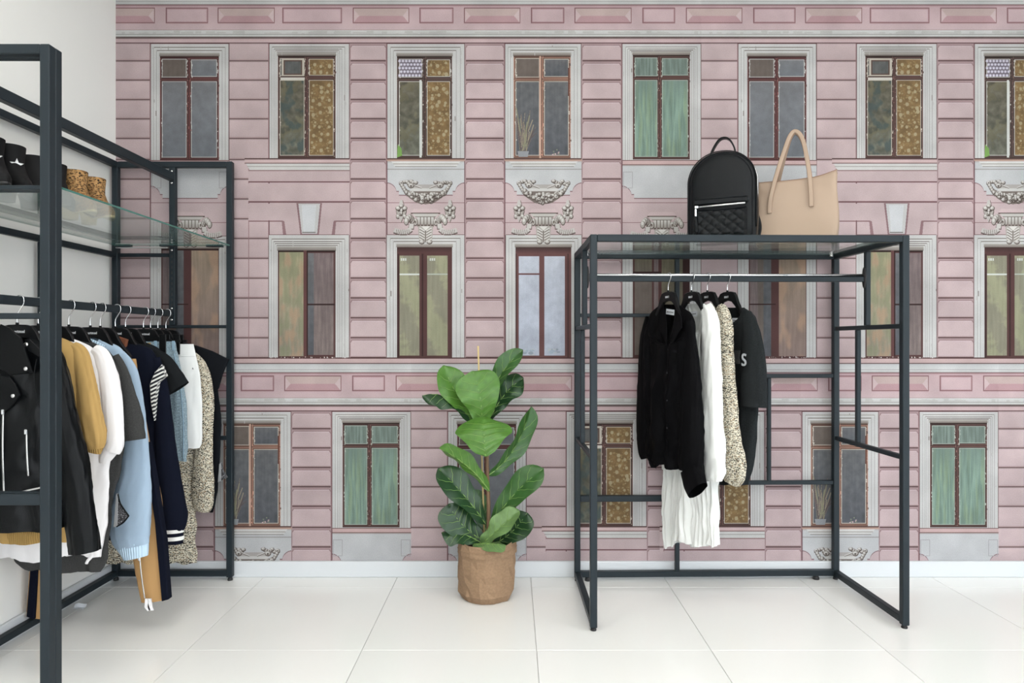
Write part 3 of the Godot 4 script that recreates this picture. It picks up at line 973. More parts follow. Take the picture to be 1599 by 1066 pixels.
	for y in h:
		var ro := y * w * 3
		var rb := mini(y / 2, h / 2 - 1) * (w / 2)
		var rs := (y & 511) * 512
		for x in w:
			var k: float = 1.0 + (bi[rb + mini(x >> 1, w / 2 - 1)] - 128) * 0.00045 + (si[rs + (x & 511)] - 128) * 0.0005
			var o := ro + x * 3
			var r := data[o]; var g := data[o + 1]; var b := data[o + 2]
			var l := 0.2 * (0.3 * r + 0.6 * g + 0.1 * b) # muted inks
			data[o] = clampi(int((r * 0.8 + l) * k), 0, 255)
			data[o + 1] = clampi(int((g * 0.8 + l) * k), 0, 255)
			data[o + 2] = clampi(int((b * 0.8 + l) * k), 0, 255)
	mi = Image.create_from_data(w, h, false, Image.FORMAT_RGB8, data)

func build_mural() -> void:
	paint_mural()
	var m := mat(Color.WHITE, 0.8, 0.0, 0.3)
	m.albedo_texture = ImageTexture.create_from_image(mi)
	m.albedo_color = MURAL_TINT
	m.texture_repeat = true
	# flat sheets of paper on the wall; each takes its own piece of the print (photo px: x0, y0, x1, y1, shift of the print)
	var st := new_st(false)
	var far := CX + ROOM_R * F / WALL_Z
	var low := CY + (EYE - 0.072) * F / WALL_Z
	var top := CY - (CEIL - EYE) * F / WALL_Z
	for q in [[181, -15, far, 559, 0, 0], [181, 559, 1030, low, 453, -574], [1030, 559, 1068, 820, 453, -574], [1030, 820, 1068, low, -648, -574], [1068, 559, 1250, low, -648, -574], [1250, 559, far, low, 453, -574], [181, top, far, -15, -453, 574]]:
		var v := []
		for c in [[q[0], q[1]], [q[2], q[1]], [q[2], q[3]], [q[0], q[3]]]:
			var p := at(c[0], c[1], WALL_Z)
			p.z += 0.0012
			v.append([p, Vector2((c[0] + q[4] - MX0) / MW, (c[1] + q[5] - MY0) / MH)])
		for k in [0, 1, 2, 0, 2, 3]:
			st.set_uv(v[k][1])
			st.add_vertex(v[k][0])
	solo("wallpaper_mural", done(st), m, "wallpaper mural printed with a pink facade of rows of old windows", "mural")

const MURAL_TINT := Color(0.89, 0.9, 0.912)

# ---------------------------------------------------------------- racks of square steel tube
func bar(called: String, a: Vector3, b: Vector3, w: float, h: float, parent: Node, m: Material = null) -> MeshInstance3D:
	# straight bar from a to b; axis-aligned, w and h are the two other sizes
	var d := (b - a).abs()
	var s: Vector3
	if d.x >= d.y and d.x >= d.z: s = Vector3(d.x, h, w)
	elif d.y >= d.z: s = Vector3(w, d.y, h)
	else: s = Vector3(w, h, d.z)
	return part(called, box(Vector3.ZERO, s, 0.002), m if m else M.steel, parent, (a + b) / 2)

func foot(x: float, z: float, parent: Node, r := 0.011, h := 0.016) -> void:
	part("foot", tube([Vector3(0, 0, 0), Vector3(0, h * 0.4, 0), Vector3(0, h, 0)], [r, r, r * 0.7], 14, 1.0, Vector3(0, 0, 1)), M.rack_foot, parent, Vector3(x, 0, z))

func glass_panel(c: Vector3, s: Vector3, parent: Node, bare := true) -> void:
	var g := part("glass_shelf", box(Vector3.ZERO, s, 0.0), M.glass, parent, c)
	g.set_meta("label", "clear glass shelf panel")
	if not bare: return # edges sit inside the steel frame
	var st := new_st(false) # polished edge, green through the depth of the sheet
	var e := 0.0012
	for k in [[Vector3(0, 0, s.z / 2), Vector3(s.x, s.y, e)], [Vector3(0, 0, -s.z / 2), Vector3(s.x, s.y, e)], [Vector3(s.x / 2, 0, 0), Vector3(e, s.y, s.z)], [Vector3(-s.x / 2, 0, 0), Vector3(e, s.y, s.z)]]:
		add_box(st, k[0], k[1], 0)
	part("glass_edge", done(st), M.glass_edge, g)

func screw(p: Vector3, parent: Node) -> void:
	part("screw", ball(Vector3.ZERO, Vector3(0.0055, 0.0055, 0.003), 10, 6), M.zinc, parent, p)

const LR_Y := 1.857   # top of the left rack
const RAIL_X := -1.505
func build_left_rack() -> void:
	var x1 := -1.239  # outer face towards the room
	var x0 := -1.772  # against the side wall
	var zf := -3.046  # far end
	var t := 0.026
	var o := thing("clothes_rack", "tall dark steel wall rack with glass shelf, packed with clothes at the left", "rack", Vector3(0, 0, 0))
	var zn := -1.854   # near end of this unit
	# far end frame
	for x in [x0, x1 - t]:
		bar("post", Vector3(x + t / 2, 0.016, zf + t / 2), Vector3(x + t / 2, LR_Y, zf + t / 2), t, t, o)
		foot(x + t / 2, zf + t / 2, o)
	bar("end_rail", Vector3(x0 + t, LR_Y - t / 2, zf + t / 2), Vector3(x1 - t, LR_Y - t / 2, zf + t / 2), t, t, o)
	bar("end_rail", Vector3(x0 + t, 0.033, zf + t / 2), Vector3(x1 - t, 0.033, zf + t / 2), t, t, o)
	bar("cross_bar", Vector3(x0 + t, 1.126, zf + t / 2), Vector3(x1 - t, 1.126, zf + t / 2), 0.014, 0.014, o)
	bar("cross_bar", Vector3(x0 + t, 0.632, zf + t / 2), Vector3(x1 - t, 0.632, zf + t / 2), 0.02, 0.018, o)
	bar("cross_bar", Vector3(x0 + t, 1.443, zf + t / 2), Vector3(RAIL_X, 1.443, zf + t / 2), 0.016, 0.016, o)
	# slotted upright in the middle of the far end
	var up := bar("upright", Vector3(RAIL_X, 1.133, zf + t / 2), Vector3(RAIL_X, LR_Y - t, zf + t / 2), 0.026, t, o)
	for k in 14:
		part("slot", box(Vector3.ZERO, Vector3(0.005, 0.012, 0.002), 0.0), M.rack_foot, up, Vector3(0, -0.31 + k * 0.024, t / 2 + 0.0005))
	for y in [1.812, 1.762, 1.508, 1.464, 1.206, 1.156]:
		screw(Vector3(RAIL_X, y, zf + t + 0.001), o)
	# near end frame of this unit, and the end frame of the next unit right in front of it
	for k in 2:
		var z := zn + t / 2 + 0.0007 - (t + 0.0014) * (1 - k)
		var owner := o
		if k == 1:
			owner = thing("clothes_rack", "dark steel end frame of the next rack standing nearest the camera", "rack", Vector3.ZERO)
		for x in [x0, x1 - t]:
			bar("post", Vector3(x + t / 2, 0.016, z), Vector3(x + t / 2, LR_Y, z), t, t, owner)
			foot(x + t / 2, z, owner)
		bar("end_rail", Vector3(x0 + t, LR_Y - t / 2, z), Vector3(x1 - t, LR_Y - t / 2, z), t, t, owner)
		bar("end_rail", Vector3(x0 + t, 0.033, z), Vector3(x1 - t, 0.033, z), t, t, owner)
		for e in [[1.474, 0.012], [1.129, 0.015], [0.635, 0.03]]:
			bar("cross_bar", Vector3(x0 + t, e[0], z), Vector3(x1 - t, e[0], z), 0.016, e[1], owner)
		if k == 0:
			bar("upright", Vector3(RAIL_X, 1.137, z), Vector3(RAIL_X, 1.467, z), 0.022, 0.02, owner)
			bar("upright", Vector3(RAIL_X, 1.481, z), Vector3(RAIL_X, LR_Y - t, z), 0.022, 0.02, owner)
	# rails along the rack
	var za := zf + t
	var zb := zn - t / 2 - 0.001
	bar("top_rail", Vector3(RAIL_X, LR_Y - 0.07, za), Vector3(RAIL_X, LR_Y - 0.07, zb), 0.026, 0.036, o)
	bar("top_rail", Vector3(x0 + t / 2, LR_Y - t / 2, za), Vector3(x0 + t / 2, LR_Y - t / 2, zb), t, t, o)
	bar("wall_rail", Vector3(x0 + t / 2, 1.443, za), Vector3(x0 + t / 2, 1.443, zb), 0.02, 0.024, o)
	bar("bottom_rail", Vector3(x0 + t / 2, 0.033, za), Vector3(x0 + t / 2, 0.033, zb), t, t, o)
	bar("hanging_rail", Vector3(RAIL_X, 1.184, za), Vector3(RAIL_X, 1.184, zb), 0.014, 0.028, o)
	bar("upright", Vector3(x0 + t / 2, 0.046, -2.55), Vector3(x0 + t / 2, 1.431, -2.55), 0.018, 0.018, o)
	glass_panel(Vector3((x0 + x1) / 2 + 0.01, 1.484, (za + zb) / 2 + 0.005), Vector3(x1 - x0 - 0.035, 0.006, zb - za - 0.006), o)
	for e in [[x1 - 0.07, za + 0.012], [RAIL_X, za + 0.03], [x0 + 0.06, za + 0.012], [x1 - 0.07, zb - 0.03], [x0 + 0.06, zb - 0.03]]:
		part("shelf_bracket", box(Vector3.ZERO, Vector3(0.07, 0.005, 0.024), 0.001), M.steel, o, Vector3(e[0], 1.478, e[1]))
	bar("shelf_support", Vector3(x0 + t, 1.473, za + 0.012), Vector3(RAIL_X - 0.013, 1.473, za + 0.012), 0.01, 0.006, o, M.alu)

const RR := Vector3(0.2865, 0, -2.495) # front left corner of the right rack
const RR_TURN := 0.0180
const RR_W := 1.18
const RR_D := 0.545
const RR_H := 1.452
func build_right_rack() -> void:
	var o := thing("clothes_rack", "dark steel free-standing rack with glass top carrying two bags", "rack", RR, RR_TURN)
	var t := 0.0255
	var h := t / 2
	var W := RR_W; var D := RR_D; var H := RR_H
	for x in [h, W - h]:
		for z in [-h, -D + h]:
			bar("post", Vector3(x, 0.012, z), Vector3(x, H, z), t, t, o)
			foot(x, z, o, 0.011, 0.012)
	bar("top_rail", Vector3(t, H - h, -h), Vector3(W - t, H - h, -h), t, t, o)
	bar("top_rail", Vector3(t, H - h, -D + h), Vector3(W - t, H - h, -D + h), t, t, o)
	for x in [h, W - h]:
		bar("top_rail", Vector3(x, H - h, -t), Vector3(x, H - h, -D + t), t, t, o)
		bar("bottom_rail", Vector3(x, 0.03, -t), Vector3(x, 0.03, -D + t), t, t, o)
		bar("cross_bar", Vector3(x, 1.117, -t), Vector3(x, 1.117, -D + t), 0.018, 0.018, o)
		bar("cross_bar", Vector3(x, 0.63, -t), Vector3(x, 0.63, -D + t), 0.018, 0.018, o)
		bar("upright", Vector3(x, 1.126, -0.268), Vector3(x, H - t, -0.268), 0.02, 0.02, o)
		bar("upright", Vector3(x, 0.639, -0.34), Vector3(x, 1.108, -0.34), 0.018, 0.018, o)
	bar("bottom_rail", Vector3(t, 0.03, -D + h), Vector3(W - t, 0.03, -D + h), t, t, o)
	foot(0.06, -D + h, o, 0.014, 0.018)
	foot(W - 0.1, -D + h, o, 0.014, 0.018)
	var ux := 0.457
	bar("upright", Vector3(ux, 0.043, -D + h), Vector3(ux, H - t, -D + h), 0.019, 0.02, o)
	bar("cross_bar", Vector3(t, 1.176, -D + h), Vector3(ux - 0.01, 1.176, -D + h), 0.016, 0.016, o)
	bar("cross_bar", Vector3(t, 0.364, -D + h), Vector3(ux - 0.01, 0.364, -D + h), 0.02, 0.027, o)
	bar("cross_bar", Vector3(ux + 0.01, 0.432, -D + h), Vector3(W - t, 0.432, -D + h), 0.018, 0.018, o)
	bar("cross_bar", Vector3(ux + 0.01, 0.907, -D + h), Vector3(W - t, 0.907, -D + h), 0.018, 0.018, o)
	bar("upright", Vector3(0.868, 0.441, -D + h), Vector3(0.868, 0.898, -D + h), 0.016, 0.018, o)
	# hanging rail: dark flat bar with a bright oval tube on top, held by oval flanges
	bar("rail_bar", Vector3(t + 0.003, 1.313, -0.268), Vector3(W - t - 0.003, 1.313, -0.268), 0.014, 0.021, o)
	part("hanging_rail", tube([Vector3(0.028, 0, 0), Vector3(W / 2, 0, 0), Vector3(W - 0.028, 0, 0)], 0.0058, 14, 1.0, Vector3(0, 0, 1)), M.chrome, o, Vector3(0, 1.3295, -0.268), "bright chrome tube")
	for x in [t - 0.0, W - t + 0.0]:
		part("flange", ball(Vector3.ZERO, Vector3(0.006, 0.045, 0.014), 14, 10), M.rack_foot, o, Vector3(x, 1.32, -0.268))
	glass_panel(Vector3(W / 2, H - 0.004, -D / 2), Vector3(W - 2 * t - 0.004, 0.006, D - 2 * t - 0.004), o, false)
	for x in [0.05, W - 0.05]:
		for z in [-0.05, -D + 0.05]:
			part("shelf_clip", tube([Vector3.ZERO, Vector3(0, 0.01, 0)], 0.008, 12), M.zinc, o, Vector3(x, H - 0.0175, z))

# ---------------------------------------------------------------- clothes
# Each garment hangs in an upright plane through its hanger (origin g_o on the floor, turned by g_yaw).
# Outlines were measured on the photograph and laid into that plane; the cloth has its own depth and folds.
var g_o := Vector3.ZERO
var g_yaw := 0.0

func set_plane(origin: Vector3, yaw: float) -> void:
	g_o = Vector3(origin.x, 0, origin.z)
	g_yaw = yaw

func gp(px: float, py: float, z := 0.0) -> Vector2: # z: how far the point stands out of the plane
	var d := Vector3((px - CX) / F, -(py - CY) / F, -1.0)
	var n := Vector3(sin(g_yaw), 0, cos(g_yaw))
	var e := Vector3(0, EYE, 0)
	var p := e + d * ((g_o + n * z - e).dot(n) / d.dot(n)) - g_o
	return Vector2(p.dot(Vector3(cos(g_yaw), 0, -sin(g_yaw))), p.y)

func gpoly(pts: Array, z := 0.0) -> PackedVector2Array:
	var a := PackedVector2Array()
	for p in pts: a.append(gp(p[0], p[1], z))
	return a

# rows from the neck down to the hem: [py, left px, right px, depth in front, depth behind]
func cloth_body(rows: Array, o := {}) -> ArrayMesh:
	var keys := []
	for r in rows:
		var l := gp(r[1], r[0]); var q := gp(r[2], r[0])
		keys.append([l.x, l.y, q.x, q.y, r[3], r[4]])
	var n: int = o.get("n", 72)
	var fold: float = o.get("fold", 0.012)
	var freq: float = o.get("freq", 9.0)
	var sd: float = o.get("seed", 1.0) * 17.3
	var drop: float = o.get("drop", 0.0)
	var drop_rows: float = o.get("drop_len", 0.12)
	var pleat: float = o.get("pleat", 0.0)
	var ragged: float = o.get("hem", 0.006)
	var per := 12
	var rings := []
	var total := (keys.size() - 1) * per
	var top: float = (keys[0][1] + keys[0][3]) / 2
	var low: float = (keys[-1][1] + keys[-1][3]) / 2
	for i in total + 1:
		var s := mini(i / per, keys.size() - 2)
		var t := float(i - s * per) / per
		var v := []
		for c in 6:
			v.append(cubic_interpolate(keys[s][c], keys[s + 1][c], keys[maxi(s - 1, 0)][c], keys[mini(s + 2, keys.size() - 1)][c], t))
		var ym: float = (v[1] + v[3]) / 2
		var down: float = clampf((top - ym) / (top - low), 0.0, 1.0)
		var ring := PackedVector3Array()
		for k in n:
			var a := TAU * k / n
			var ca := cos(a); var sa := sin(a)
			var cx := signf(ca) * pow(absf(ca), 0.75)
			var sz := signf(sa) * pow(absf(sa), 0.7)
			var w := 0.5 + 0.5 * cx
			var x: float = lerpf(v[0], v[2], w)
			var y: float = lerpf(v[1], v[3], w)
			var z: float = sz * (v[4] if sa > 0.0 else v[5])
			var side := 1.0 if sa > 0.0 else -1.0
			var f := noise.get_noise_2d(x * freq + sd + side * 3.0, y * freq * 0.16 + sd)
			var g := noise.get_noise_2d(x * freq * 2.6 - sd, y * freq * 0.9 + side * 5.0)
			var ramp := pow(down, 0.6)
			z += sz * fold * (2.2 * f * ramp + 0.5 * g)
			if pleat > 0.0: z += side * absf(sz) * pleat * sin(x * TAU / 0.021 + 2.0 * f) * minf(1.0, down * 3.0)
			x += fold * 1.1 * noise.get_noise_2d(y * freq * 0.7 + sd, side + cx * 2.0) * ramp
			y += ragged * noise.get_noise_2d(x * 6.0 + sd, side * 9.0) * pow(down, 6.0) * 2.0
			if drop > 0.0 and sa > 0.0:
				y -= drop * sz * (1.0 - absf(cx) * 0.3) * clampf(1.0 - (top - ym) / drop_rows, 0.0, 1.0)
			ring.append(Vector3(x, y, z))
		rings.append(ring)
	return skin(rings)

# sleeve or trouser leg: points [px, py, half width px, z]; flat = depth as a share of the width
func cloth_tube(pts: Array, o := {}) -> ArrayMesh:
	var flat: float = o.get("flat", 0.6)
	var wr: float = o.get("wrinkle", 0.1)
	var sd: float = o.get("seed", 1.0) * 9.1
	var cap: bool = o.get("cap", false)
	var p3 := []
	var rad := []
	for q in pts:
		var a := gp(q[0], q[1])
		p3.append(Vector3(a.x, a.y, q[3] if q.size() > 3 else 0.0))
		rad.append((gp(q[0] + q[2], q[1]).x - gp(q[0] - q[2], q[1]).x) * 0.5)
	var per := 10
	var path := smooth_points(p3, per)
	var n := 36
	var rings := []
	for i in path.size():
		var s := mini(i / per, rad.size() - 2)
		var t := float(i - s * per) / per
		var r: float = cubic_interpolate(rad[s], rad[s + 1], rad[maxi(s - 1, 0)], rad[mini(s + 2, rad.size() - 1)], t)
		var d: Vector3 = (path[mini(i + 1, path.size() - 1)] - path[maxi(i - 1, 0)])
		var e := Vector3(d.y, -d.x, 0).normalized() * -1.0
		if e.length() < 0.5: e = Vector3(1, 0, 0)
		var ring := PackedVector3Array()
		for k in n:
			var a := TAU * k / n
			var f := noise.get_noise_3d(cos(a) * 1.3 + sd, sin(a) * 1.3, path[i].y * 5.0 + sd)
			var g := noise.get_noise_3d(cos(a) * 2.6 + sd, sin(a) * 2.6, path[i].y * 22.0)
			var l := noise.get_noise_3d(cos(a) * 3.4 - sd, sin(a) * 3.4, path[i].y * 2.2)
			var rr := r * (1.0 + wr * (0.9 * f + 0.6 * g + 1.0 * l))
			ring.append(path[i] + e * cos(a) * rr + Vector3(0, 0, 1) * sin(a) * rr * flat)
		rings.append(ring)
	return skin(rings, true, cap)

func patch(called: String, pts: Array, z0: float, z1: float, m: Material, parent: Node, bev := 0.001, label := "") -> MeshInstance3D:
	return part(called, plate(gpoly(pts, z1), z0, z1, bev), m, parent, Vector3.ZERO, label)

func seam(called: String, pts: Array, z: float, r: float, m: Material, parent: Node) -> MeshInstance3D: # stitched or piped line
	var a := []
	for p in pts:
		var zz: float = z if p.size() < 3 else p[2]
		var q := gp(p[0], p[1], zz)
		a.append(Vector3(q.x, q.y, zz))
	return part(called, tube(smooth_points(a, 4), r, 6), m, parent)

func stud(px: float, py: float, z: float, r: float, m: Material, parent: Node, called := "snap_button") -> void:
	var q := gp(px, py, z)
	part(called, ball(Vector3.ZERO, Vector3(r, r, r * 0.55), 12, 8), m, parent, Vector3(q.x, q.y, z))

func zipper(pts: Array, z: float, parent: Node, teeth_w := 0.0045) -> void:
	var a := []
	for p in pts:
		var q := gp(p[0], p[1], z)
		a.append(Vector3(q.x, q.y, z))
	var zz := part("zipper", tube(smooth_points(a, 6), teeth_w * 0.5, 8, 0.5), M.zinc, parent, Vector3.ZERO, "silver zipper")
	part("slider", box(Vector3.ZERO, Vector3(0.009, 0.016, 0.006), 0.002), M.chrome, zz, a[0] + Vector3(0, -0.006, 0.002))

var hanger_mesh: ArrayMesh
var clip_hanger_mesh: ArrayMesh
func hanger_outline() -> PackedVector2Array:
	var half := [Vector2(0, 0), Vector2(0.026, -0.001), Vector2(0.045, -0.006), Vector2(0.058, -0.022), Vector2(0.068, -0.044), Vector2(0.082, -0.066), Vector2(0.098, -0.086), Vector2(0.112, -0.104), Vector2(0.113, -0.111), Vector2(0.106, -0.113), Vector2(0.09, -0.1), Vector2(0.072, -0.082), Vector2(0.052, -0.06), Vector2(0.03, -0.042), Vector2(0, -0.036)]
	var a := PackedVector2Array()
	for p in half: a.append(p)
	for i in range(half.size() - 2, 0, -1): a.append(Vector2(-half[i].x, half[i].y))
	return a

func hanger(stem_x: float, z: float, yaw: float, top_y: float, rail_top: float, clips: Array, words: String, label: String, group: String) -> void:
	var o := thing("clothes_hanger", label, "hanger", Vector3(stem_x, top_y, z), yaw, group)
	var dy := rail_top + 0.002 - top_y
	part("hook", tube(smooth_points([Vector3(-0.002, 0.0, 0), Vector3(-0.002, dy * 0.33, 0), Vector3(0.008, dy * 0.55, 0), Vector3(0.0175, dy * 0.74, 0), Vector3(0.0165, dy * 0.93, 0), Vector3(0.006, dy + 0.001, 0), Vector3(-0.007, dy - 0.004, 0), Vector3(-0.0125, dy - 0.018, 0)], 5), 0.0017, 8), M.chrome, o)
	part("collar", tube([Vector3(-0.002, -0.001, 0), Vector3(-0.002, 0.006, 0)], 0.0045, 10), M.hanger, o)
	if clips.is_empty():
		if hanger_mesh == null: hanger_mesh = plate(hanger_outline(), -0.006, 0.006, 0.002)
		part("arms", hanger_mesh, M.hanger, o)
	else:
		if clip_hanger_mesh == null:
			var st := new_st(false)
			add_plate(st, PackedVector2Array([Vector2(-0.045, -0.006), Vector2(-0.02, 0), Vector2(0.02, 0), Vector2(0.045, -0.006), Vector2(0.06, -0.03), Vector2(0.085, -0.045), Vector2(0.15, -0.045), Vector2(0.15, -0.054), Vector2(-0.15, -0.054), Vector2(-0.15, -0.045), Vector2(-0.085, -0.045), Vector2(-0.06, -0.03)]), -0.005, 0.005, 0.0015)
			clip_hanger_mesh = done(st)
		part("arms", clip_hanger_mesh, M.hanger, o)
		for x in clips:
			var c := part("clip", box(Vector3.ZERO, Vector3(0.028, 0.085, 0.006), 0.002), M.hanger, o, Vector3(x, -0.064, 0.017))
			part("clip_jaw", box(Vector3.ZERO, Vector3(0.028, 0.075, 0.005), 0.002), M.hanger, c, Vector3(0, 0.004, -0.032))
			part("spring", tube([Vector3(-0.009, 0, 0), Vector3(0.009, 0, 0)], 0.005, 10), M.zinc, c, Vector3(0, 0.022, -0.012))
	if words:
		var t := part("lettering", text_mesh(words, 0.0085, true), M.print_white, o, Vector3(0.0, -0.022, 0.0066 if clips.is_empty() else 0.0056), "small white lettering")
		t.scale = Vector3(0.8, 1, 1)

func garment(called: String, label: String, category: String, group := "") -> Node3D:
	return thing(called, label, category, g_o, g_yaw, group)

func neck_tag(px: float, py: float, w: float, h: float, z: float, tilt: float, parent: Node) -> void:
	var q := gp(px, py, z)
	var t := part("neck_label", box(Vector3.ZERO, Vector3(w, h, 0.001), 0.0002), M.label, parent, Vector3(q.x, q.y, z), "white woven label")
	t.rotation.z = tilt
	part("lettering", text_mesh("glouertmod", h * 0.3, true, 0.0003), M.print_dark, t, Vector3(0, 0, 0.0007))

func cloth_materials() -> void:
	var le := mat(c8(12, 14, 16), 0.28, 0.0, 0.25)
	le.uv1_triplanar = true
	le.uv1_scale = Vector3.ONE * 14.0
	le.heightmap_enabled = true
	le.heightmap_texture = M.fine_tex
	le.heightmap_scale = 0.025
	M.leather = le
	M.mustard = cloth(c8(180, 147, 92), 0.95, 45)
	M.mustard_rib = cloth(c8(168, 136, 82), 0.95, 40, 0.15, 0.2, null, M.rib_tex)
	M.white_knit = cloth(c8(236, 234, 236), 0.95, 50)
	var wash := cloth(c8(70, 70, 70), 0.95, 12.0, 0.03, 0.1, noise_tex(0.06, 5, 256, 8, 0.72, 1.0))
	M.charcoal = wash
	M.black_tee = cloth(c8(30, 32, 34), 0.95, 40, 0.06, 0.08)
	var bl := cloth(c8(184, 208, 232), 0.98, 26.0, 0.18, 0.5, noise_tex(0.1, 4, 256, 15, 0.86, 1.0), M.fine_tex)
	M.blue_knit = bl
	M.blue_rib = cloth(c8(190, 214, 234), 0.98, 30, 0.2, 0.4, null, M.rib_tex)
	M.camel = cloth(c8(186, 146, 98), 0.9, 60)
	M.navy = cloth(c8(19, 22, 34), 0.92, 60, 0.05, 0.05)
	M.rust = cloth(c8(120, 74, 54), 0.9, 60)
	M.denim = cloth(c8(172, 196, 210), 0.95, 18.0, 0.08, 0.2, noise_tex(0.03, 5, 256, 9, 0.55, 1.0), M.weave_tex)
	M.denim_dark = cloth(c8(140, 168, 188), 0.95, 40)
	M.white_denim = cloth(c8(228, 230, 230), 0.95, 60)
	M.leopard = mat(Color.WHITE, 0.85, 0.0, 0.3)
	M.leopard.albedo_texture = leopard_image(c8(208, 202, 184), c8(34, 31, 28), c8(158, 122, 80), 760, 512, 31, 5.5, 10.5, 0.34)
	M.leopard.uv1_triplanar = true
	M.leopard.uv1_scale = Vector3.ONE * 5.0
	M.charcoal_dark = cloth(c8(44, 47, 49), 0.95, 12.0, 0.03, 0.1, noise_tex(0.05, 5, 256, 12, 0.74, 1.0))
	M.grey_print = mat(c8(168, 172, 178), 0.8)
	M.black_silk = cloth(c8(12, 12, 14), 0.6, 60, 0.04, 0.0)
	M.black_crepe = cloth(c8(24, 26, 30), 0.85, 60, 0.06, 0.05)
	for m in [M.black_silk, M.navy, M.black_tee, M.black_crepe, M.charcoal_dark]: m.metallic_specular = 0.14
	M.ivory = cloth(c8(232, 234, 232), 0.85, 60, 0.03, 0.2)
	M.ivory.backlight_enabled = true
	M.ivory.backlight = Color(0.25, 0.25, 0.25)
	M.stripe_white = cloth(c8(226, 226, 224), 0.9, 60)
	var im := Image.create(128, 128, false, Image.FORMAT_RGB8)
	for y in 128:
		for x in 128:
			im.set_pixel(x, y, c8(232, 232, 228) if fmod(y + x * 0.5, 64.0) < 30.0 else c8(22, 24, 32))
	M.stripes = mat(Color.WHITE, 0.85)
	M.stripes.albedo_texture = ImageTexture.create_from_image(im)
	M.stripes.uv1_triplanar = true
	M.stripes.uv1_scale = Vector3.ONE * 33.0
	var ms := Image.create(64, 64, false, Image.FORMAT_RGB8)
	var r := RandomNumberGenerator.new()
	r.seed = 4
	for y in 64:
		for x in 64:
			var v := 150.0 if r.randf() < 0.22 else 40.0
			ms.set_pixel(x, y, c8(v, v, v + 4))
	M.mesh_cloth = mat(Color.WHITE, 0.7)
	M.mesh_cloth.albedo_texture = ImageTexture.create_from_image(ms)
	M.mesh_cloth.uv1_triplanar = true
	M.mesh_cloth.uv1_scale = Vector3.ONE * 9.0
	M.grey_trim = cloth(c8(150, 152, 154), 0.9, 60)

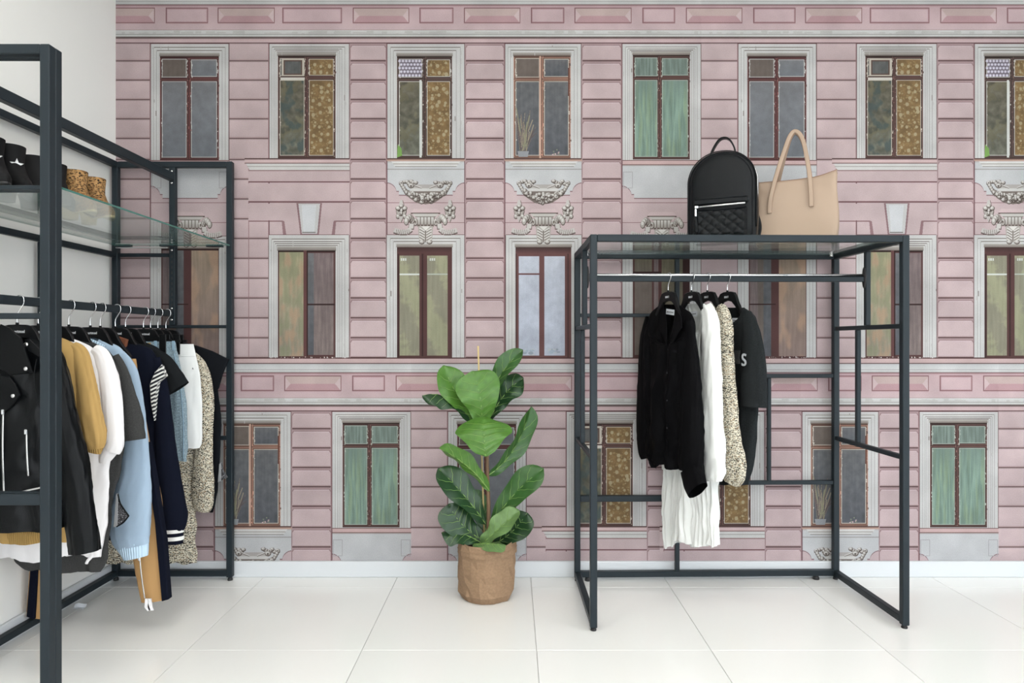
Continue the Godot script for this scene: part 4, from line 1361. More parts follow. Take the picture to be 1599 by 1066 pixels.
const HW := "glouertmod"
func build_left_garments() -> void:
	cloth_materials()
	var rail_top := 1.198
	var hx := -1.51
	var names := ["black leather biker jacket", "mustard sweatshirt", "white sweatshirt", "washed charcoal T-shirt", "light blue knit sweater", "camel trousers", "navy varsity jacket", "black T-shirt", "pale blue denim bottoms", "white denim bottoms", "leopard print dress", "black cap-sleeve blouse"]
	var stems := [28.0, 61.0, 83.0, 108.5, 142.0, 157.5, 181.0, 197.0, 225.0, 236.0, 247.5, 260.0]
	var zs := []
	for i in 12:
		var z: float = -hx * F / (CX - stems[i])
		zs.append(z)
		var clips := []
		if i == 8: clips = [-0.02, 0.085]
		if i == 9: clips = [-0.08, 0.115]
		hanger(hx, -z, 0.0, 1.112, rail_top, clips, HW, "black plastic hanger holding the %s on the left rail" % names[i], "hangers on the left rail")
	var o: Node3D
	# 1 leather biker jacket
	set_plane(Vector3(hx, 0, -zs[0]), 0)
	o = garment("leather_jacket", "black leather biker jacket with silver zips, nearest on the left rail", "jacket", "")
	part("body", cloth_body([[521, 8, 48, 0.02, 0.03], [531, -18, 64, 0.035, 0.035], [546, -55, 82, 0.045, 0.035], [575, -66, 92, 0.05, 0.035], [640, -70, 96, 0.055, 0.035], [720, -74, 100, 0.058, 0.036], [790, -78, 104, 0.058, 0.036], [822, -80, 104, 0.056, 0.036]], {"fold": 0.02, "freq": 6.0, "seed": 1, "drop": 0.05}), M.leather, o)
	part("sleeve", cloth_tube([[74, 545, 9, 0.0], [84, 556, 15, 0.005], [95, 598, 19, 0.012], [106, 654, 21, 0.018], [118, 707, 22, 0.02], [127, 762, 22, 0.02], [139, 858, 22, 0.02]], {"flat": 0.75, "wrinkle": 0.13, "seed": 2}), M.leather, o)
	part("sleeve", cloth_tube([[-45, 545, 9, 0.0], [-56, 556, 15, 0.005], [-70, 598, 19, 0.012], [-84, 654, 21, 0.018], [-96, 707, 22, 0.02], [-104, 762, 22, 0.02], [-112, 858, 22, 0.02]], {"flat": 0.75, "wrinkle": 0.13, "seed": 3}), M.leather, o)
	patch("collar", [[0, 506], [14, 512], [32, 527], [42, 556], [50, 581], [17, 586], [-8, 572], [-14, 530]], 0.066, 0.072, M.leather, o, 0.002)
	patch("lapel", [[-10, 584], [14, 588], [24, 600], [31, 617], [18, 634], [2, 648], [-12, 652]], 0.066, 0.0715, M.leather, o, 0.002)
	patch("shoulder_strap", [[38, 530], [46, 529], [64, 547], [61, 558], [44, 547]], 0.05, 0.056, M.leather, o, 0.0015)
	stud(41, 537.5, 0.059, 0.0065, M.zinc, o)
	stud(40, 575.5, 0.0745, 0.0065, M.zinc, o)
	stud(20, 618, 0.0735, 0.0065, M.zinc, o)
	zipper([[5, 640], [4, 700], [6, 770]], 0.069, o, 0.006)
	zipper([[41, 671], [42, 710], [44, 743]], 0.068, o, 0.006)
	zipper([[28, 769], [45, 765], [64, 761]], 0.067, o, 0.006)
	seam("seam", [[57, 560, 0.062], [53, 590, 0.066], [56, 618, 0.067], [64, 640, 0.066]], 0.066, 0.0018, M.leather, o)
	# 2 mustard sweatshirt
	set_plane(Vector3(hx, 0, -zs[1]), 0)
	o = garment("sweatshirt", "mustard yellow sweatshirt with gathered cuff behind the leather jacket", "sweatshirt")
	part("body", cloth_body([[523, 44, 80, 0.015, 0.022], [531, 18, 104, 0.025, 0.025], [545, -10, 124, 0.028, 0.026], [580, -20, 130, 0.03, 0.026], [700, -20, 128, 0.03, 0.026], [800, -14, 118, 0.034, 0.026], [842, -8, 112, 0.03, 0.024]], {"fold": 0.012, "freq": 8.0, "seed": 4, "drop": 0.04}), M.mustard, o)
	part("sleeve", cloth_tube([[112, 541, 9, 0], [126, 556, 14, 0.004], [136, 600, 16, 0.008], [145, 650, 18, 0.01], [150, 682, 18, 0.01], [152, 700, 12, 0.01]], {"flat": 0.55, "wrinkle": 0.14, "seed": 5}), M.mustard, o)
	part("cuff", cloth_tube([[152, 697, 12, 0.01], [150, 706, 10, 0.01]], {"flat": 0.55, "wrinkle": 0.03, "seed": 5}), M.mustard_rib, o)
	part("sleeve", cloth_tube([[10, 541, 9, 0], [-4, 556, 14, 0.004], [-14, 600, 16, 0.008], [-24, 650, 18, 0.01], [-28, 682, 18, 0.01], [-28, 704, 12, 0.01]], {"flat": 0.55, "wrinkle": 0.14, "seed": 6}), M.mustard, o)
	part("waistband", cloth_body([[826, -11, 115, 0.035, 0.026], [834, -12, 116, 0.036, 0.027], [843, -10, 114, 0.034, 0.026]], {"fold": 0.006, "freq": 14.0, "seed": 4}), M.mustard_rib, o)
	# 3 white sweatshirt
	set_plane(Vector3(hx, 0, -zs[2]), 0)
	o = garment("sweatshirt", "white sweatshirt hanging between the mustard and the charcoal tops", "sweatshirt")
	part("body", cloth_body([[525, 66, 100, 0.014, 0.02], [533, 42, 124, 0.022, 0.022], [546, 20, 146, 0.026, 0.022], [580, 4, 166, 0.028, 0.024], [700, 0, 170, 0.03, 0.024], [776, -2, 169, 0.032, 0.024], [840, 0, 160, 0.032, 0.024], [868, -2, 156, 0.03, 0.024]], {"fold": 0.012, "freq": 8.0, "seed": 7, "drop": 0.04, "hem": 0.012}), M.white_knit, o)
	part("sleeve", cloth_tube([[146, 546, 9, 0], [160, 558, 14, 0.003], [172, 598, 16, 0.006], [178, 650, 15, 0.008], [180, 690, 15, 0.008], [176, 704, 13, 0.008]], {"flat": 0.55, "wrinkle": 0.12, "seed": 8}), M.white_knit, o)
	part("cuff", cloth_tube([[174, 702, 12, 0.008], [167, 714, 10, 0.01], [165, 722, 8, 0.01]], {"flat": 0.55, "wrinkle": 0.05, "seed": 8}), M.white_knit, o)
	part("sleeve", cloth_tube([[22, 546, 9, 0], [8, 558, 14, 0.003], [-2, 598, 16, 0.006], [-8, 650, 15, 0.008], [-10, 704, 13, 0.008]], {"flat": 0.55, "wrinkle": 0.12, "seed": 9}), M.white_knit, o)
	part("drawcord", tube(smooth_points([Vector3(gp(152, 856).x, gp(152, 856).y, 0.03), Vector3(gp(155, 862).x, gp(155, 862).y, 0.04), Vector3(gp(150, 868).x, gp(150, 868).y, 0.042), Vector3(gp(147, 873).x, gp(147, 873).y, 0.04)], 5), 0.005, 8), M.white_knit, o)
	# 4 charcoal T-shirt
	set_plane(Vector3(hx, 0, -zs[3]), 0)
	o = garment("t_shirt", "washed charcoal long T-shirt hanging before the light blue sweater", "shirt")
	part("body", cloth_body([[528, 92, 126, 0.014, 0.02], [536, 66, 148, 0.02, 0.02], [550, 42, 172, 0.023, 0.02], [590, 26, 190, 0.024, 0.02], [700, 22, 194, 0.026, 0.022], [762, 20, 181, 0.028, 0.022], [833, 18, 170, 0.028, 0.022], [870, 22, 169, 0.026, 0.022], [889, 40, 160, 0.02, 0.02]], {"fold": 0.012, "freq": 8.0, "seed": 10, "drop": 0.05}), M.charcoal, o)
	part("collar", cloth_tube([[132, 536, 4, 0.018], [160, 545, 4, 0.02], [180, 566, 5, 0.02], [190, 590, 5, 0.018]], {"flat": 0.6, "wrinkle": 0.1}), M.charcoal, o)
	part("sleeve", cloth_tube([[178, 556, 8, 0], [190, 580, 11, 0.004], [200, 622, 15, 0.006], [207, 655, 18, 0.008], [211, 686, 18, 0.008]], {"flat": 0.5, "wrinkle": 0.08, "seed": 11}), M.charcoal, o)
	part("sleeve", cloth_tube([[38, 556, 8, 0], [27, 580, 11, 0.004], [17, 622, 15, 0.006], [10, 655, 18, 0.008], [6, 686, 18, 0.008]], {"flat": 0.5, "wrinkle": 0.08, "seed": 12}), M.charcoal, o)
	patch("mesh_panel", [[183, 771], [188, 786], [195, 797], [201, 805], [193, 815], [182, 822]], 0.03, 0.034, M.mesh_cloth, o, 0.001, "black mesh panel")
	patch("panel_trim", [[181, 771], [184, 771], [183, 822], [177, 823]], 0.03, 0.036, M.grey_trim, o, 0.001)
	for e in [[[184, 771], [188, 786], [195, 797], [201, 805]], [[201, 805], [193, 815], [182, 822]]]:
		seam("panel_edge", e, 0.034, 0.0026, M.black_tee, o)
	# 5 light blue sweater
	set_plane(Vector3(hx, 0, -zs[4]), 0)
	o = garment("sweater", "light blue fuzzy knit sweater with long wide sleeve", "sweater")
	part("body", cloth_body([[527, 130, 156, 0.016, 0.02], [534, 112, 170, 0.022, 0.02], [548, 88, 192, 0.024, 0.02], [590, 74, 206, 0.026, 0.02], [700, 70, 204, 0.028, 0.022], [800, 68, 196, 0.03, 0.022], [832, 72, 192, 0.026, 0.02]], {"fold": 0.01, "freq": 9.0, "seed": 13, "drop": 0.03}), M.blue_knit, o)
	part("collar", cloth_tube([[136, 531, 4, 0.01], [150, 535, 4.5, 0.016], [168, 543, 4, 0.018]], {"flat": 0.7, "wrinkle": 0.06}), M.blue_rib, o)
	part("sleeve", cloth_tube([[186, 554, 9, 0.0], [203, 580, 12, 0.004], [213, 640, 15, 0.01], [216, 715, 20, 0.015], [212, 775, 28, 0.018], [208, 825, 30, 0.018], [212, 850, 25, 0.016]], {"flat": 0.5, "wrinkle": 0.08, "seed": 14}), M.blue_knit, o)
	part("cuff", cloth_tube([[211, 846, 26, 0.016], [214, 858, 22, 0.016], [216, 868, 19, 0.016]], {"flat": 0.5, "wrinkle": 0.04, "seed": 14}), M.blue_rib, o)
	part("sleeve", cloth_tube([[98, 554, 9, 0.0], [80, 580, 12, 0.0], [70, 640, 15, -0.004], [66, 715, 18, -0.004], [64, 775, 20, -0.004], [64, 830, 18, -0.004]], {"flat": 0.4, "wrinkle": 0.08, "seed": 15}), M.blue_knit, o)
	# 6 camel trousers
	set_plane(Vector3(hx, 0, -zs[5]), 0)
	o = garment("trousers", "camel trousers with navy side stripes and ankle zip on the left rail", "trousers")
	part("waist", cloth_body([[560, 104, 212, 0.018, 0.018], [590, 100, 216, 0.022, 0.022], [640, 94, 224, 0.028, 0.026], [690, 88, 232, 0.03, 0.028]], {"fold": 0.006, "freq": 9.0, "seed": 16}), M.camel, o)
	part("leg", cloth_tube([[196, 680, 33, 0], [212, 740, 31, 0], [226, 800, 28, 0], [233, 870, 24, 0], [241, 937, 19.5, 0]], {"flat": 0.45, "wrinkle": 0.05, "seed": 17}), M.camel, o)
	part("leg", cloth_tube([[122, 680, 33, 0], [104, 740, 31, 0], [88, 810, 29, 0], [74, 880, 26, 0], [61, 962, 19.5, 0]], {"flat": 0.45, "wrinkle": 0.05, "seed": 18}), M.camel, o)
	patch("side_stripe", [[231, 690], [243, 760], [251, 813], [256, 844], [262.5, 936], [252, 939], [246, 870], [241, 813], [224, 700]], 0.006, 0.034, M.navy, o, 0.003, "navy side stripe")
	patch("side_stripe", [[90, 690], [76, 750], [62, 813], [47, 880], [40.5, 963], [52, 967], [59, 880], [70, 813], [86, 740]], 0.006, 0.034, M.navy, o, 0.003, "navy side stripe")
	zipper([[218, 869], [221, 900], [226, 934]], 0.034, o, 0.005)
	for e in [[226, 233], [231, 236]]:
		patch("zip_tassel", [[e[0], 935], [e[0] + 4, 935], [e[1] + 1, 949], [e[1] + 3, 953], [e[1] - 3, 954], [e[0] - 1, 948]], 0.03, 0.037, M.white_knit, o, 0.001)
	# 7 navy varsity jacket
	set_plane(Vector3(hx, 0, -zs[6]), 0)
	o = garment("varsity_jacket", "navy varsity jacket with rust collar and black and white striped insert", "jacket")
	part("body", cloth_body([[534, 172, 198, 0.018, 0.022], [539, 150, 220, 0.026, 0.024], [548, 124, 238, 0.03, 0.026], [580, 106, 250, 0.034, 0.028], [650, 104, 250, 0.036, 0.028], [760, 106, 248, 0.036, 0.028], [838, 110, 246, 0.034, 0.026]], {"fold": 0.008, "freq": 7.0, "seed": 19, "drop": 0.02}), M.navy, o)
	patch("collar", [[174.5, 544], [181, 524], [198, 530], [196, 540], [189, 549]], 0.024, 0.036, M.rust, o, 0.003, "rust brown collar")
	part("sleeve", cloth_tube([[240, 560, 10, 0.0], [251, 600, 12, 0.006], [257, 640, 13, 0.012], [263, 700, 16, 0.018], [269, 760, 20, 0.02], [274, 805, 22, 0.02], [272, 822, 19, 0.02]], {"flat": 0.6, "wrinkle": 0.06, "seed": 20}), M.navy, o)
	var cf := part("cuff", cloth_tube([[272, 819, 18.5, 0.02], [272, 832, 18, 0.02], [271.5, 845, 18, 0.02]], {"flat": 0.6, "wrinkle": 0.0, "seed": 20}), M.navy, o)
	for y in [[822.5, 828], [833.5, 839.5]]:
		part("stripe", cloth_tube([[272, y[0], 18.9, 0.02], [272, y[1], 18.7, 0.02]], {"flat": 0.62, "wrinkle": 0.0}), M.stripe_white, cf)
	part("sleeve", cloth_tube([[120, 560, 10, 0.0], [108, 600, 12, 0.0], [100, 700, 16, 0.0], [94, 800, 18, 0.0], [92, 843, 16, 0.0]], {"flat": 0.5, "wrinkle": 0.06, "seed": 21}), M.navy, o)
	patch("striped_insert", [[252, 569], [259, 587], [247, 597], [243, 620], [240, 657], [235, 630], [233, 600], [241, 581]], 0.03, 0.046, M.stripes, o, 0.003, "black and white striped insert")
	# 8 black T-shirt
	set_plane(Vector3(hx, 0, -zs[7]), 0)
	o = garment("t_shirt", "plain black T-shirt behind the navy varsity jacket", "shirt")
	part("body", cloth_body([[531, 184, 212, 0.012, 0.016], [537, 160, 234, 0.018, 0.018], [550, 138, 252, 0.02, 0.018], [590, 126, 262, 0.022, 0.018], [700, 124, 250, 0.022, 0.018], [790, 124, 248, 0.022, 0.018]], {"fold": 0.008, "freq": 8.0, "seed": 22, "drop": 0.03}), M.black_tee, o)
	part("sleeve", cloth_tube([[240, 552, 10, 0.004], [256, 568, 16, 0.008], [269, 590, 19, 0.01], [280, 607, 19, 0.01]], {"flat": 0.5, "wrinkle": 0.06, "seed": 23}), M.black_tee, o)
	part("sleeve", cloth_tube([[150, 552, 10, 0.0], [136, 568, 15, 0.0], [122, 600, 17, 0.0]], {"flat": 0.45, "wrinkle": 0.06, "seed": 24}), M.black_tee, o)
	# 9 pale blue denim
	set_plane(Vector3(hx, 0, -zs[8]), 0)
	o = garment("denim_bottoms", "pale blue faded denim bottoms hung by black clips", "denim bottoms")
	part("body", cloth_body([[534, 212, 273, 0.012, 0.012], [545, 211, 275, 0.014, 0.014], [560, 211, 279, 0.016, 0.014], [620, 212, 290, 0.02, 0.016], [690, 216, 293, 0.02, 0.016], [718, 220, 292, 0.018, 0.016]], {"fold": 0.006, "freq": 12.0, "seed": 25}), M.denim, o)
	part("waistband", cloth_body([[533, 211.5, 273.5, 0.014, 0.014], [545, 210.5, 275.5, 0.016, 0.016]], {"fold": 0.002, "freq": 12.0, "seed": 25}), M.denim, o)
	for x in [218.0, 240.0, 268.0]:
		patch("belt_loop", [[x, 532], [x + 4, 532], [x + 4.4, 547], [x + 0.4, 547]], 0.014, 0.019, M.denim_dark, o, 0.001)
	seam("side_seam", [[272, 552, 0.012], [281, 600, 0.016], [286, 660, 0.017], [286, 716, 0.016]], 0.016, 0.0018, M.denim_dark, o)
	patch("brand_patch", [[226, 535], [235, 535], [235, 544], [226, 543]], 0.017, 0.0195, M.mustard, o, 0.0005, "tan patch")
	# 10 white denim
	set_plane(Vector3(hx, 0, -zs[9]), 0)
	o = garment("denim_bottoms", "white denim bottoms hung by black clips beside the leopard dress", "denim bottoms")
	part("body", cloth_body([[537, 228, 302, 0.01, 0.012], [560, 226, 307, 0.014, 0.013], [600, 226, 314, 0.016, 0.014], [680, 228, 316, 0.016, 0.014], [699, 230, 311, 0.014, 0.014]], {"fold": 0.005, "freq": 10.0, "seed": 26, "hem": 0.002}), M.white_denim, o)
	seam("waist_seam", [[276, 555, 0.015], [292, 556, 0.014], [305, 556, 0.008]], 0.014, 0.0012, M.white_denim, o)
	stud(301.5, 575, 0.0125, 0.004, M.zinc, o, "rivet")
	# 11 leopard dress
	set_plane(Vector3(hx, 0, -zs[10]), 0)
	o = garment("dress", "cream leopard print long-sleeved dress on the left rail", "dress")
	part("body", cloth_body([[530, 234, 262, 0.01, 0.014], [538, 212, 282, 0.014, 0.015], [552, 192, 302, 0.016, 0.016], [600, 184, 308, 0.018, 0.016], [700, 180, 304, 0.02, 0.018], [800, 172, 306, 0.022, 0.02], [878, 166, 306, 0.024, 0.022]], {"fold": 0.012, "freq": 9.0, "seed": 27, "drop": 0.03, "hem": 0.01}), M.leopard, o)
	part("sleeve", cloth_tube([[300, 556, 9, 0.004], [314, 576, 12, 0.008], [322, 620, 14, 0.012], [321, 690, 13, 0.014], [320, 750, 16, 0.016], [320, 786, 14, 0.016], [319, 797, 9, 0.016]], {"flat": 0.55, "wrinkle": 0.14, "seed": 28}), M.leopard, o)
	part("sleeve", cloth_tube([[194, 556, 9, 0.0], [180, 576, 12, 0.0], [172, 640, 13, 0.0], [170, 720, 14, 0.0], [170, 795, 12, 0.0]], {"flat": 0.5, "wrinkle": 0.14, "seed": 29}), M.leopard, o)
	# 12 black blouse
	set_plane(Vector3(hx, 0, -zs[11]), 0)
	o = garment("blouse", "black cap-sleeve blouse at the far end of the left rail", "blouse")
	part("body", cloth_body([[531, 246, 274, 0.008, 0.01], [537, 226, 298, 0.01, 0.01], [548, 206, 322, 0.012, 0.012], [575, 196, 336, 0.014, 0.012], [620, 192, 342, 0.015, 0.012], [660, 190, 346, 0.015, 0.012], [700, 190, 344, 0.015, 0.012], [760, 190, 340, 0.015, 0.012], [798, 192, 333, 0.014, 0.012]], {"fold": 0.006, "freq": 10.0, "seed": 30, "drop": 0.02}), M.black_crepe, o)
	patch("cap_sleeve", [[304, 539], [330, 548], [356, 561], [352, 570], [346, 585], [340, 606], [330, 620], [318, 590], [308, 560]], 0.004, 0.018, M.black_crepe, o, 0.004)
	patch("mesh_panel", [[345, 722], [349, 736], [355, 745], [344, 751]], 0.0, 0.008, M.mesh_cloth, o, 0.001, "black mesh panel")
	patch("panel_trim", [[342, 724], [345, 722], [345, 751], [340, 753]], 0.0, 0.01, M.grey_trim, o, 0.001)

func build_right_garments() -> void:
	var yaw := -deg_to_rad(72.0)
	var zr := 2.768
	var stems := [1044.0, 1080.5, 1105.5, 1137.0]
	var names := ["black draped shirt", "white pleated dress", "leopard print blouse", "faded black T-shirt"]
	var org := []
	for i in 4:
		var x: float = (stems[i] - CX) * zr / F
		var z := -(2.495 + 0.268 + (x - 0.2865) * RR_TURN)
		org.append(Vector3(x, 0, z))
		hanger(x, z, yaw, 1.262, 1.3355, [], "BRUCT", "black plastic hanger holding the %s on the chrome rail" % names[i], "hangers on the chrome rail")
	var o: Node3D
	# black shirt
	set_plane(org[0], yaw)
	o = garment("shirt", "black draped long-sleeved shirt with open collar, first on the chrome rail", "shirt")
	part("body", cloth_body([[475, 1034, 1056, 0.016, 0.02], [481, 1024, 1066, 0.024, 0.024], [493, 1014, 1079, 0.03, 0.028], [520, 1010, 1084, 0.034, 0.03], [600, 1009, 1084, 0.036, 0.03], [680, 1010, 1080, 0.036, 0.03], [705, 1012, 1076, 0.034, 0.03], [728, 1022, 1072, 0.03, 0.028]], {"fold": 0.02, "freq": 10.0, "seed": 41, "drop": 0.16, "drop_len": 0.16, "hem": 0.016}), M.black_silk, o)
	part("sleeve", cloth_tube([[1014, 496, 5, 0.0], [1008, 540, 7, 0.004], [1006, 620, 8, 0.004], [1005, 680, 8, 0.004], [1005.5, 704, 6.5, 0.004], [1007, 716, 4, 0.004]], {"flat": 0.4, "wrinkle": 0.15, "seed": 42}), M.black_silk, o)
	part("sleeve", cloth_tube([[1078, 502, 6, 0.006], [1082, 550, 9, 0.01], [1084, 620, 13, 0.014], [1085, 690, 15, 0.016], [1086, 735, 15, 0.016]], {"flat": 0.5, "wrinkle": 0.16, "seed": 43}), M.black_silk, o)
	part("cuff", cloth_tube([[1086, 732, 15, 0.016], [1091, 750, 15, 0.018], [1097, 765, 14, 0.02]], {"flat": 0.5, "wrinkle": 0.06, "seed": 44}), M.black_silk, o)
	patch("lapel", [[1034, 474], [1030, 492], [1027, 512], [1034, 522], [1041, 545], [1040, 500]], 0.034, 0.038, M.black_silk, o, 0.001)
	patch("lapel", [[1057, 484], [1063, 494], [1064, 512], [1058, 520], [1046, 546], [1052, 505]], 0.034, 0.038, M.black_silk, o, 0.001)
	seam("placket", [[1043, 548, 0.042], [1042, 600, 0.046], [1041, 660, 0.046], [1042, 712, 0.044]], 0.044, 0.002, M.black_silk, o)
	for y in [582.0, 625.0, 668.0]: stud(1041.5, y, 0.05, 0.004, M.print_dark, o, "button")
	neck_tag(1046.5, 487, 0.062, 0.022, 0.004, -0.12, o)
	# white dress
	set_plane(org[1], yaw)
	o = garment("dress", "long white pleated dress hanging beside the black shirt", "dress")
	part("body", cloth_body([[474, 1068, 1098, 0.014, 0.018], [482, 1060, 1108, 0.02, 0.02], [494, 1052, 1116, 0.024, 0.022], [530, 1050, 1116, 0.026, 0.024], [600, 1048, 1112, 0.028, 0.026], [640, 1046, 1110, 0.03, 0.026], [720, 1042, 1114, 0.034, 0.03], [800, 1039, 1118, 0.036, 0.032], [850, 1039, 1120, 0.038, 0.034]], {"fold": 0.014, "freq": 9.0, "seed": 45, "drop": 0.15, "drop_len": 0.12, "pleat": 0.005, "n": 288, "hem": 0.016}), M.ivory, o)
	part("sleeve", cloth_tube([[1104, 482, 7, 0.006], [1112, 500, 11, 0.012], [1116, 550, 12, 0.018], [1118, 620, 14, 0.022], [1120, 690, 16, 0.024], [1121, 735, 14, 0.024], [1122, 750, 11, 0.024]], {"flat": 0.5, "wrinkle": 0.2, "seed": 46}), M.ivory, o)
	part("sleeve", cloth_tube([[1056, 492, 6, 0.0], [1050, 530, 8, 0.0], [1047, 620, 9, 0.0], [1044, 700, 10, 0.0], [1043, 735, 8, 0.0]], {"flat": 0.4, "wrinkle": 0.12, "seed": 47}), M.ivory, o)
	neck_tag(1082, 490, 0.062, 0.02, 0.0, 0.02, o)
	# leopard blouse
	set_plane(org[2], yaw)
	o = garment("blouse", "leopard print blouse between the white dress and the black T-shirt", "blouse")
	part("body", cloth_body([[474, 1094, 1116, 0.014, 0.018], [482, 1086, 1126, 0.02, 0.02], [494, 1080, 1136, 0.024, 0.022], [540, 1076, 1140, 0.026, 0.024], [640, 1076, 1140, 0.026, 0.024], [715, 1080, 1138, 0.026, 0.024]], {"fold": 0.012, "freq": 9.0, "seed": 48, "drop": 0.06}), M.leopard, o)
	part("sleeve", cloth_tube([[1124, 482, 7, 0.006], [1132, 500, 11, 0.01], [1136, 550, 12, 0.014], [1141, 620, 13, 0.016], [1145, 680, 14, 0.018], [1150, 722, 18, 0.02], [1151, 738, 16, 0.02], [1149, 752, 11, 0.02]], {"flat": 0.5, "wrinkle": 0.14, "seed": 49}), M.leopard, o)
	part("sleeve", cloth_tube([[1084, 490, 6, 0.0], [1078, 530, 8, 0.0], [1074, 620, 9, 0.0], [1073, 730, 8, 0.0]], {"flat": 0.4, "wrinkle": 0.12, "seed": 50}), M.leopard, o)
	# faded black T-shirt
	set_plane(org[3], yaw)
	o = garment("t_shirt", "faded black oversized T-shirt with white chest print, last on the chrome rail", "shirt")
	part("body", cloth_body([[480, 1124, 1160, 0.014, 0.02], [487, 1118, 1170, 0.02, 0.022], [500, 1112, 1180, 0.024, 0.024], [540, 1108, 1184, 0.028, 0.026], [600, 1108, 1186, 0.03, 0.026], [680, 1108, 1180, 0.03, 0.026], [724, 1112, 1174, 0.028, 0.026], [756, 1124, 1166, 0.024, 0.024]], {"fold": 0.012, "freq": 7.0, "seed": 51, "drop": 0.07, "drop_len": 0.06}), M.charcoal_dark, o)
	part("sleeve", cloth_tube([[1168, 492, 8, 0.008], [1178, 520, 12, 0.014], [1183, 560, 16, 0.018], [1184, 600, 18.5, 0.02], [1184, 634, 18.5, 0.02]], {"flat": 0.45, "wrinkle": 0.08, "seed": 52}), M.charcoal_dark, o)
	part("sleeve", cloth_tube([[1116, 496, 7, 0.0], [1108, 540, 10, 0.0], [1104, 620, 12, 0.0]], {"flat": 0.4, "wrinkle": 0.08, "seed": 53}), M.charcoal_dark, o)
	neck_tag(1150, 500, 0.055, 0.018, 0.008, -0.04, o)
	var pr := part("chest_print", text_mesh("S", 0.05, true, 0.001), M.grey_print, o, Vector3(gp(1162, 562, 0.052).x, gp(1162, 562, 0.052).y, 0.052), "grey printed letter")
	pr.scale = Vector3(1.0, 1, 1)
	for k in 5:
		seam("print_line", [[1147 + k * 2.2, 547, 0.05], [1148 + k * 1.6, 558, 0.052], [1150 + k * 1.4, 568, 0.052]], 0.052, 0.0012, M.charcoal, o)

# ---------------------------------------------------------------- fiddle-leaf fig in a paper sack
const PLANT_Z := 2.845
func leaf_width(t: float) -> float:
	var k := [[0.0, 0.06], [0.06, 0.3], [0.18, 0.5], [0.35, 0.66], [0.55, 0.9], [0.72, 1.0], [0.86, 0.88], [0.95, 0.56], [1.0, 0.04]]
	for i in k.size() - 1:
		if t <= k[i + 1][0]:
			var u: float = (t - k[i][0]) / (k[i + 1][0] - k[i][0])
			return cubic_interpolate(k[i][1], k[i + 1][1], k[maxi(i - 1, 0)][1], k[mini(i + 2, k.size() - 1)][1], u)
	return 0.04

# b, t: base and tip [px, py, towards the camera in m]; bow: how far the middle is pushed [right, up, front]; face: way the upper side looks
func fig_leaf(b: Array, t: Array, bow: Vector3, half: float, face: Vector3, fold: float, wave: float, curl: float, m: Material, sd: float, o: Node3D) -> void:
	var base := at(b[0], b[1], PLANT_Z - b[2]) - o.position
	var tip := at(t[0], t[1], PLANT_Z - t[2]) - o.position
	var rows := 26
	var cols := 8
	var pts := []
	var dirs := []
	for i in rows + 1:
		var s := float(i) / rows
		pts.append(base.lerp(tip, s) + bow * (4.0 * s * (1.0 - s)))
	for i in rows + 1:
		dirs.append((pts[mini(i + 1, rows)] - pts[maxi(i - 1, 0)]).normalized())
	var grid := []
	var under := []
	var rib := []
	var rib_r := []
	for i in rows + 1:
		var s := float(i) / rows
		var d: Vector3 = dirs[i]
		var n := (face - d * face.dot(d)).normalized()
		var side := d.cross(n).normalized()
		var w := half * leaf_width(s)
		var row := PackedVector3Array()
		var row2 := PackedVector3Array()
		for j in range(-cols, cols + 1):
			var q := float(j) / cols
			var lift := absf(q) * w * tan(fold) - curl * q * q * w * (0.4 + s)
			lift += wave * half * q * q * sin(s * 15.0 + sd + (1.5 if q > 0.0 else 0.0)) * 0.5
			lift += 0.05 * half * absf(sin(s * 20.4 - absf(q) * 4.0 - 0.6)) * (1.0 - absf(q)) # quilted between the veins
			var p: Vector3 = pts[i] + side * q * w * cos(fold * 0.6) + n * lift
			row.append(p)
			row2.append(p - n * 0.0008)
		grid.append(row)
		under.append(row2)
		rib.append(pts[i] + n * 0.0006)
		rib_r.append(lerpf(0.0026, 0.0007, s))
	var st := new_st()
	add_skin(st, grid, false)
	add_skin(st, under, false)
	var lf := part("leaf", done(st), m, o)
	part("midrib", tube(rib, rib_r, 6), M.leaf_vein, lf)
	var vs := new_st()
	for k in 5:
		for sg in [-1, 1]:
			var i0 := 3 + k * 4
			var line := []
			for e in 6:
				var i1 := mini(i0 + e, rows - 1)
				var jj: int = cols + sg * mini(int(e * 1.55), cols - 1)
				line.append(grid[i1][jj] + (face * 0.0004))
			if i0 + 1 < rows: add_tube(vs, line, [0.0011, 0.001, 0.0008, 0.0006, 0.0004, 0.0002], 4)
	part("side_veins", done(vs), M.leaf_vein, lf)

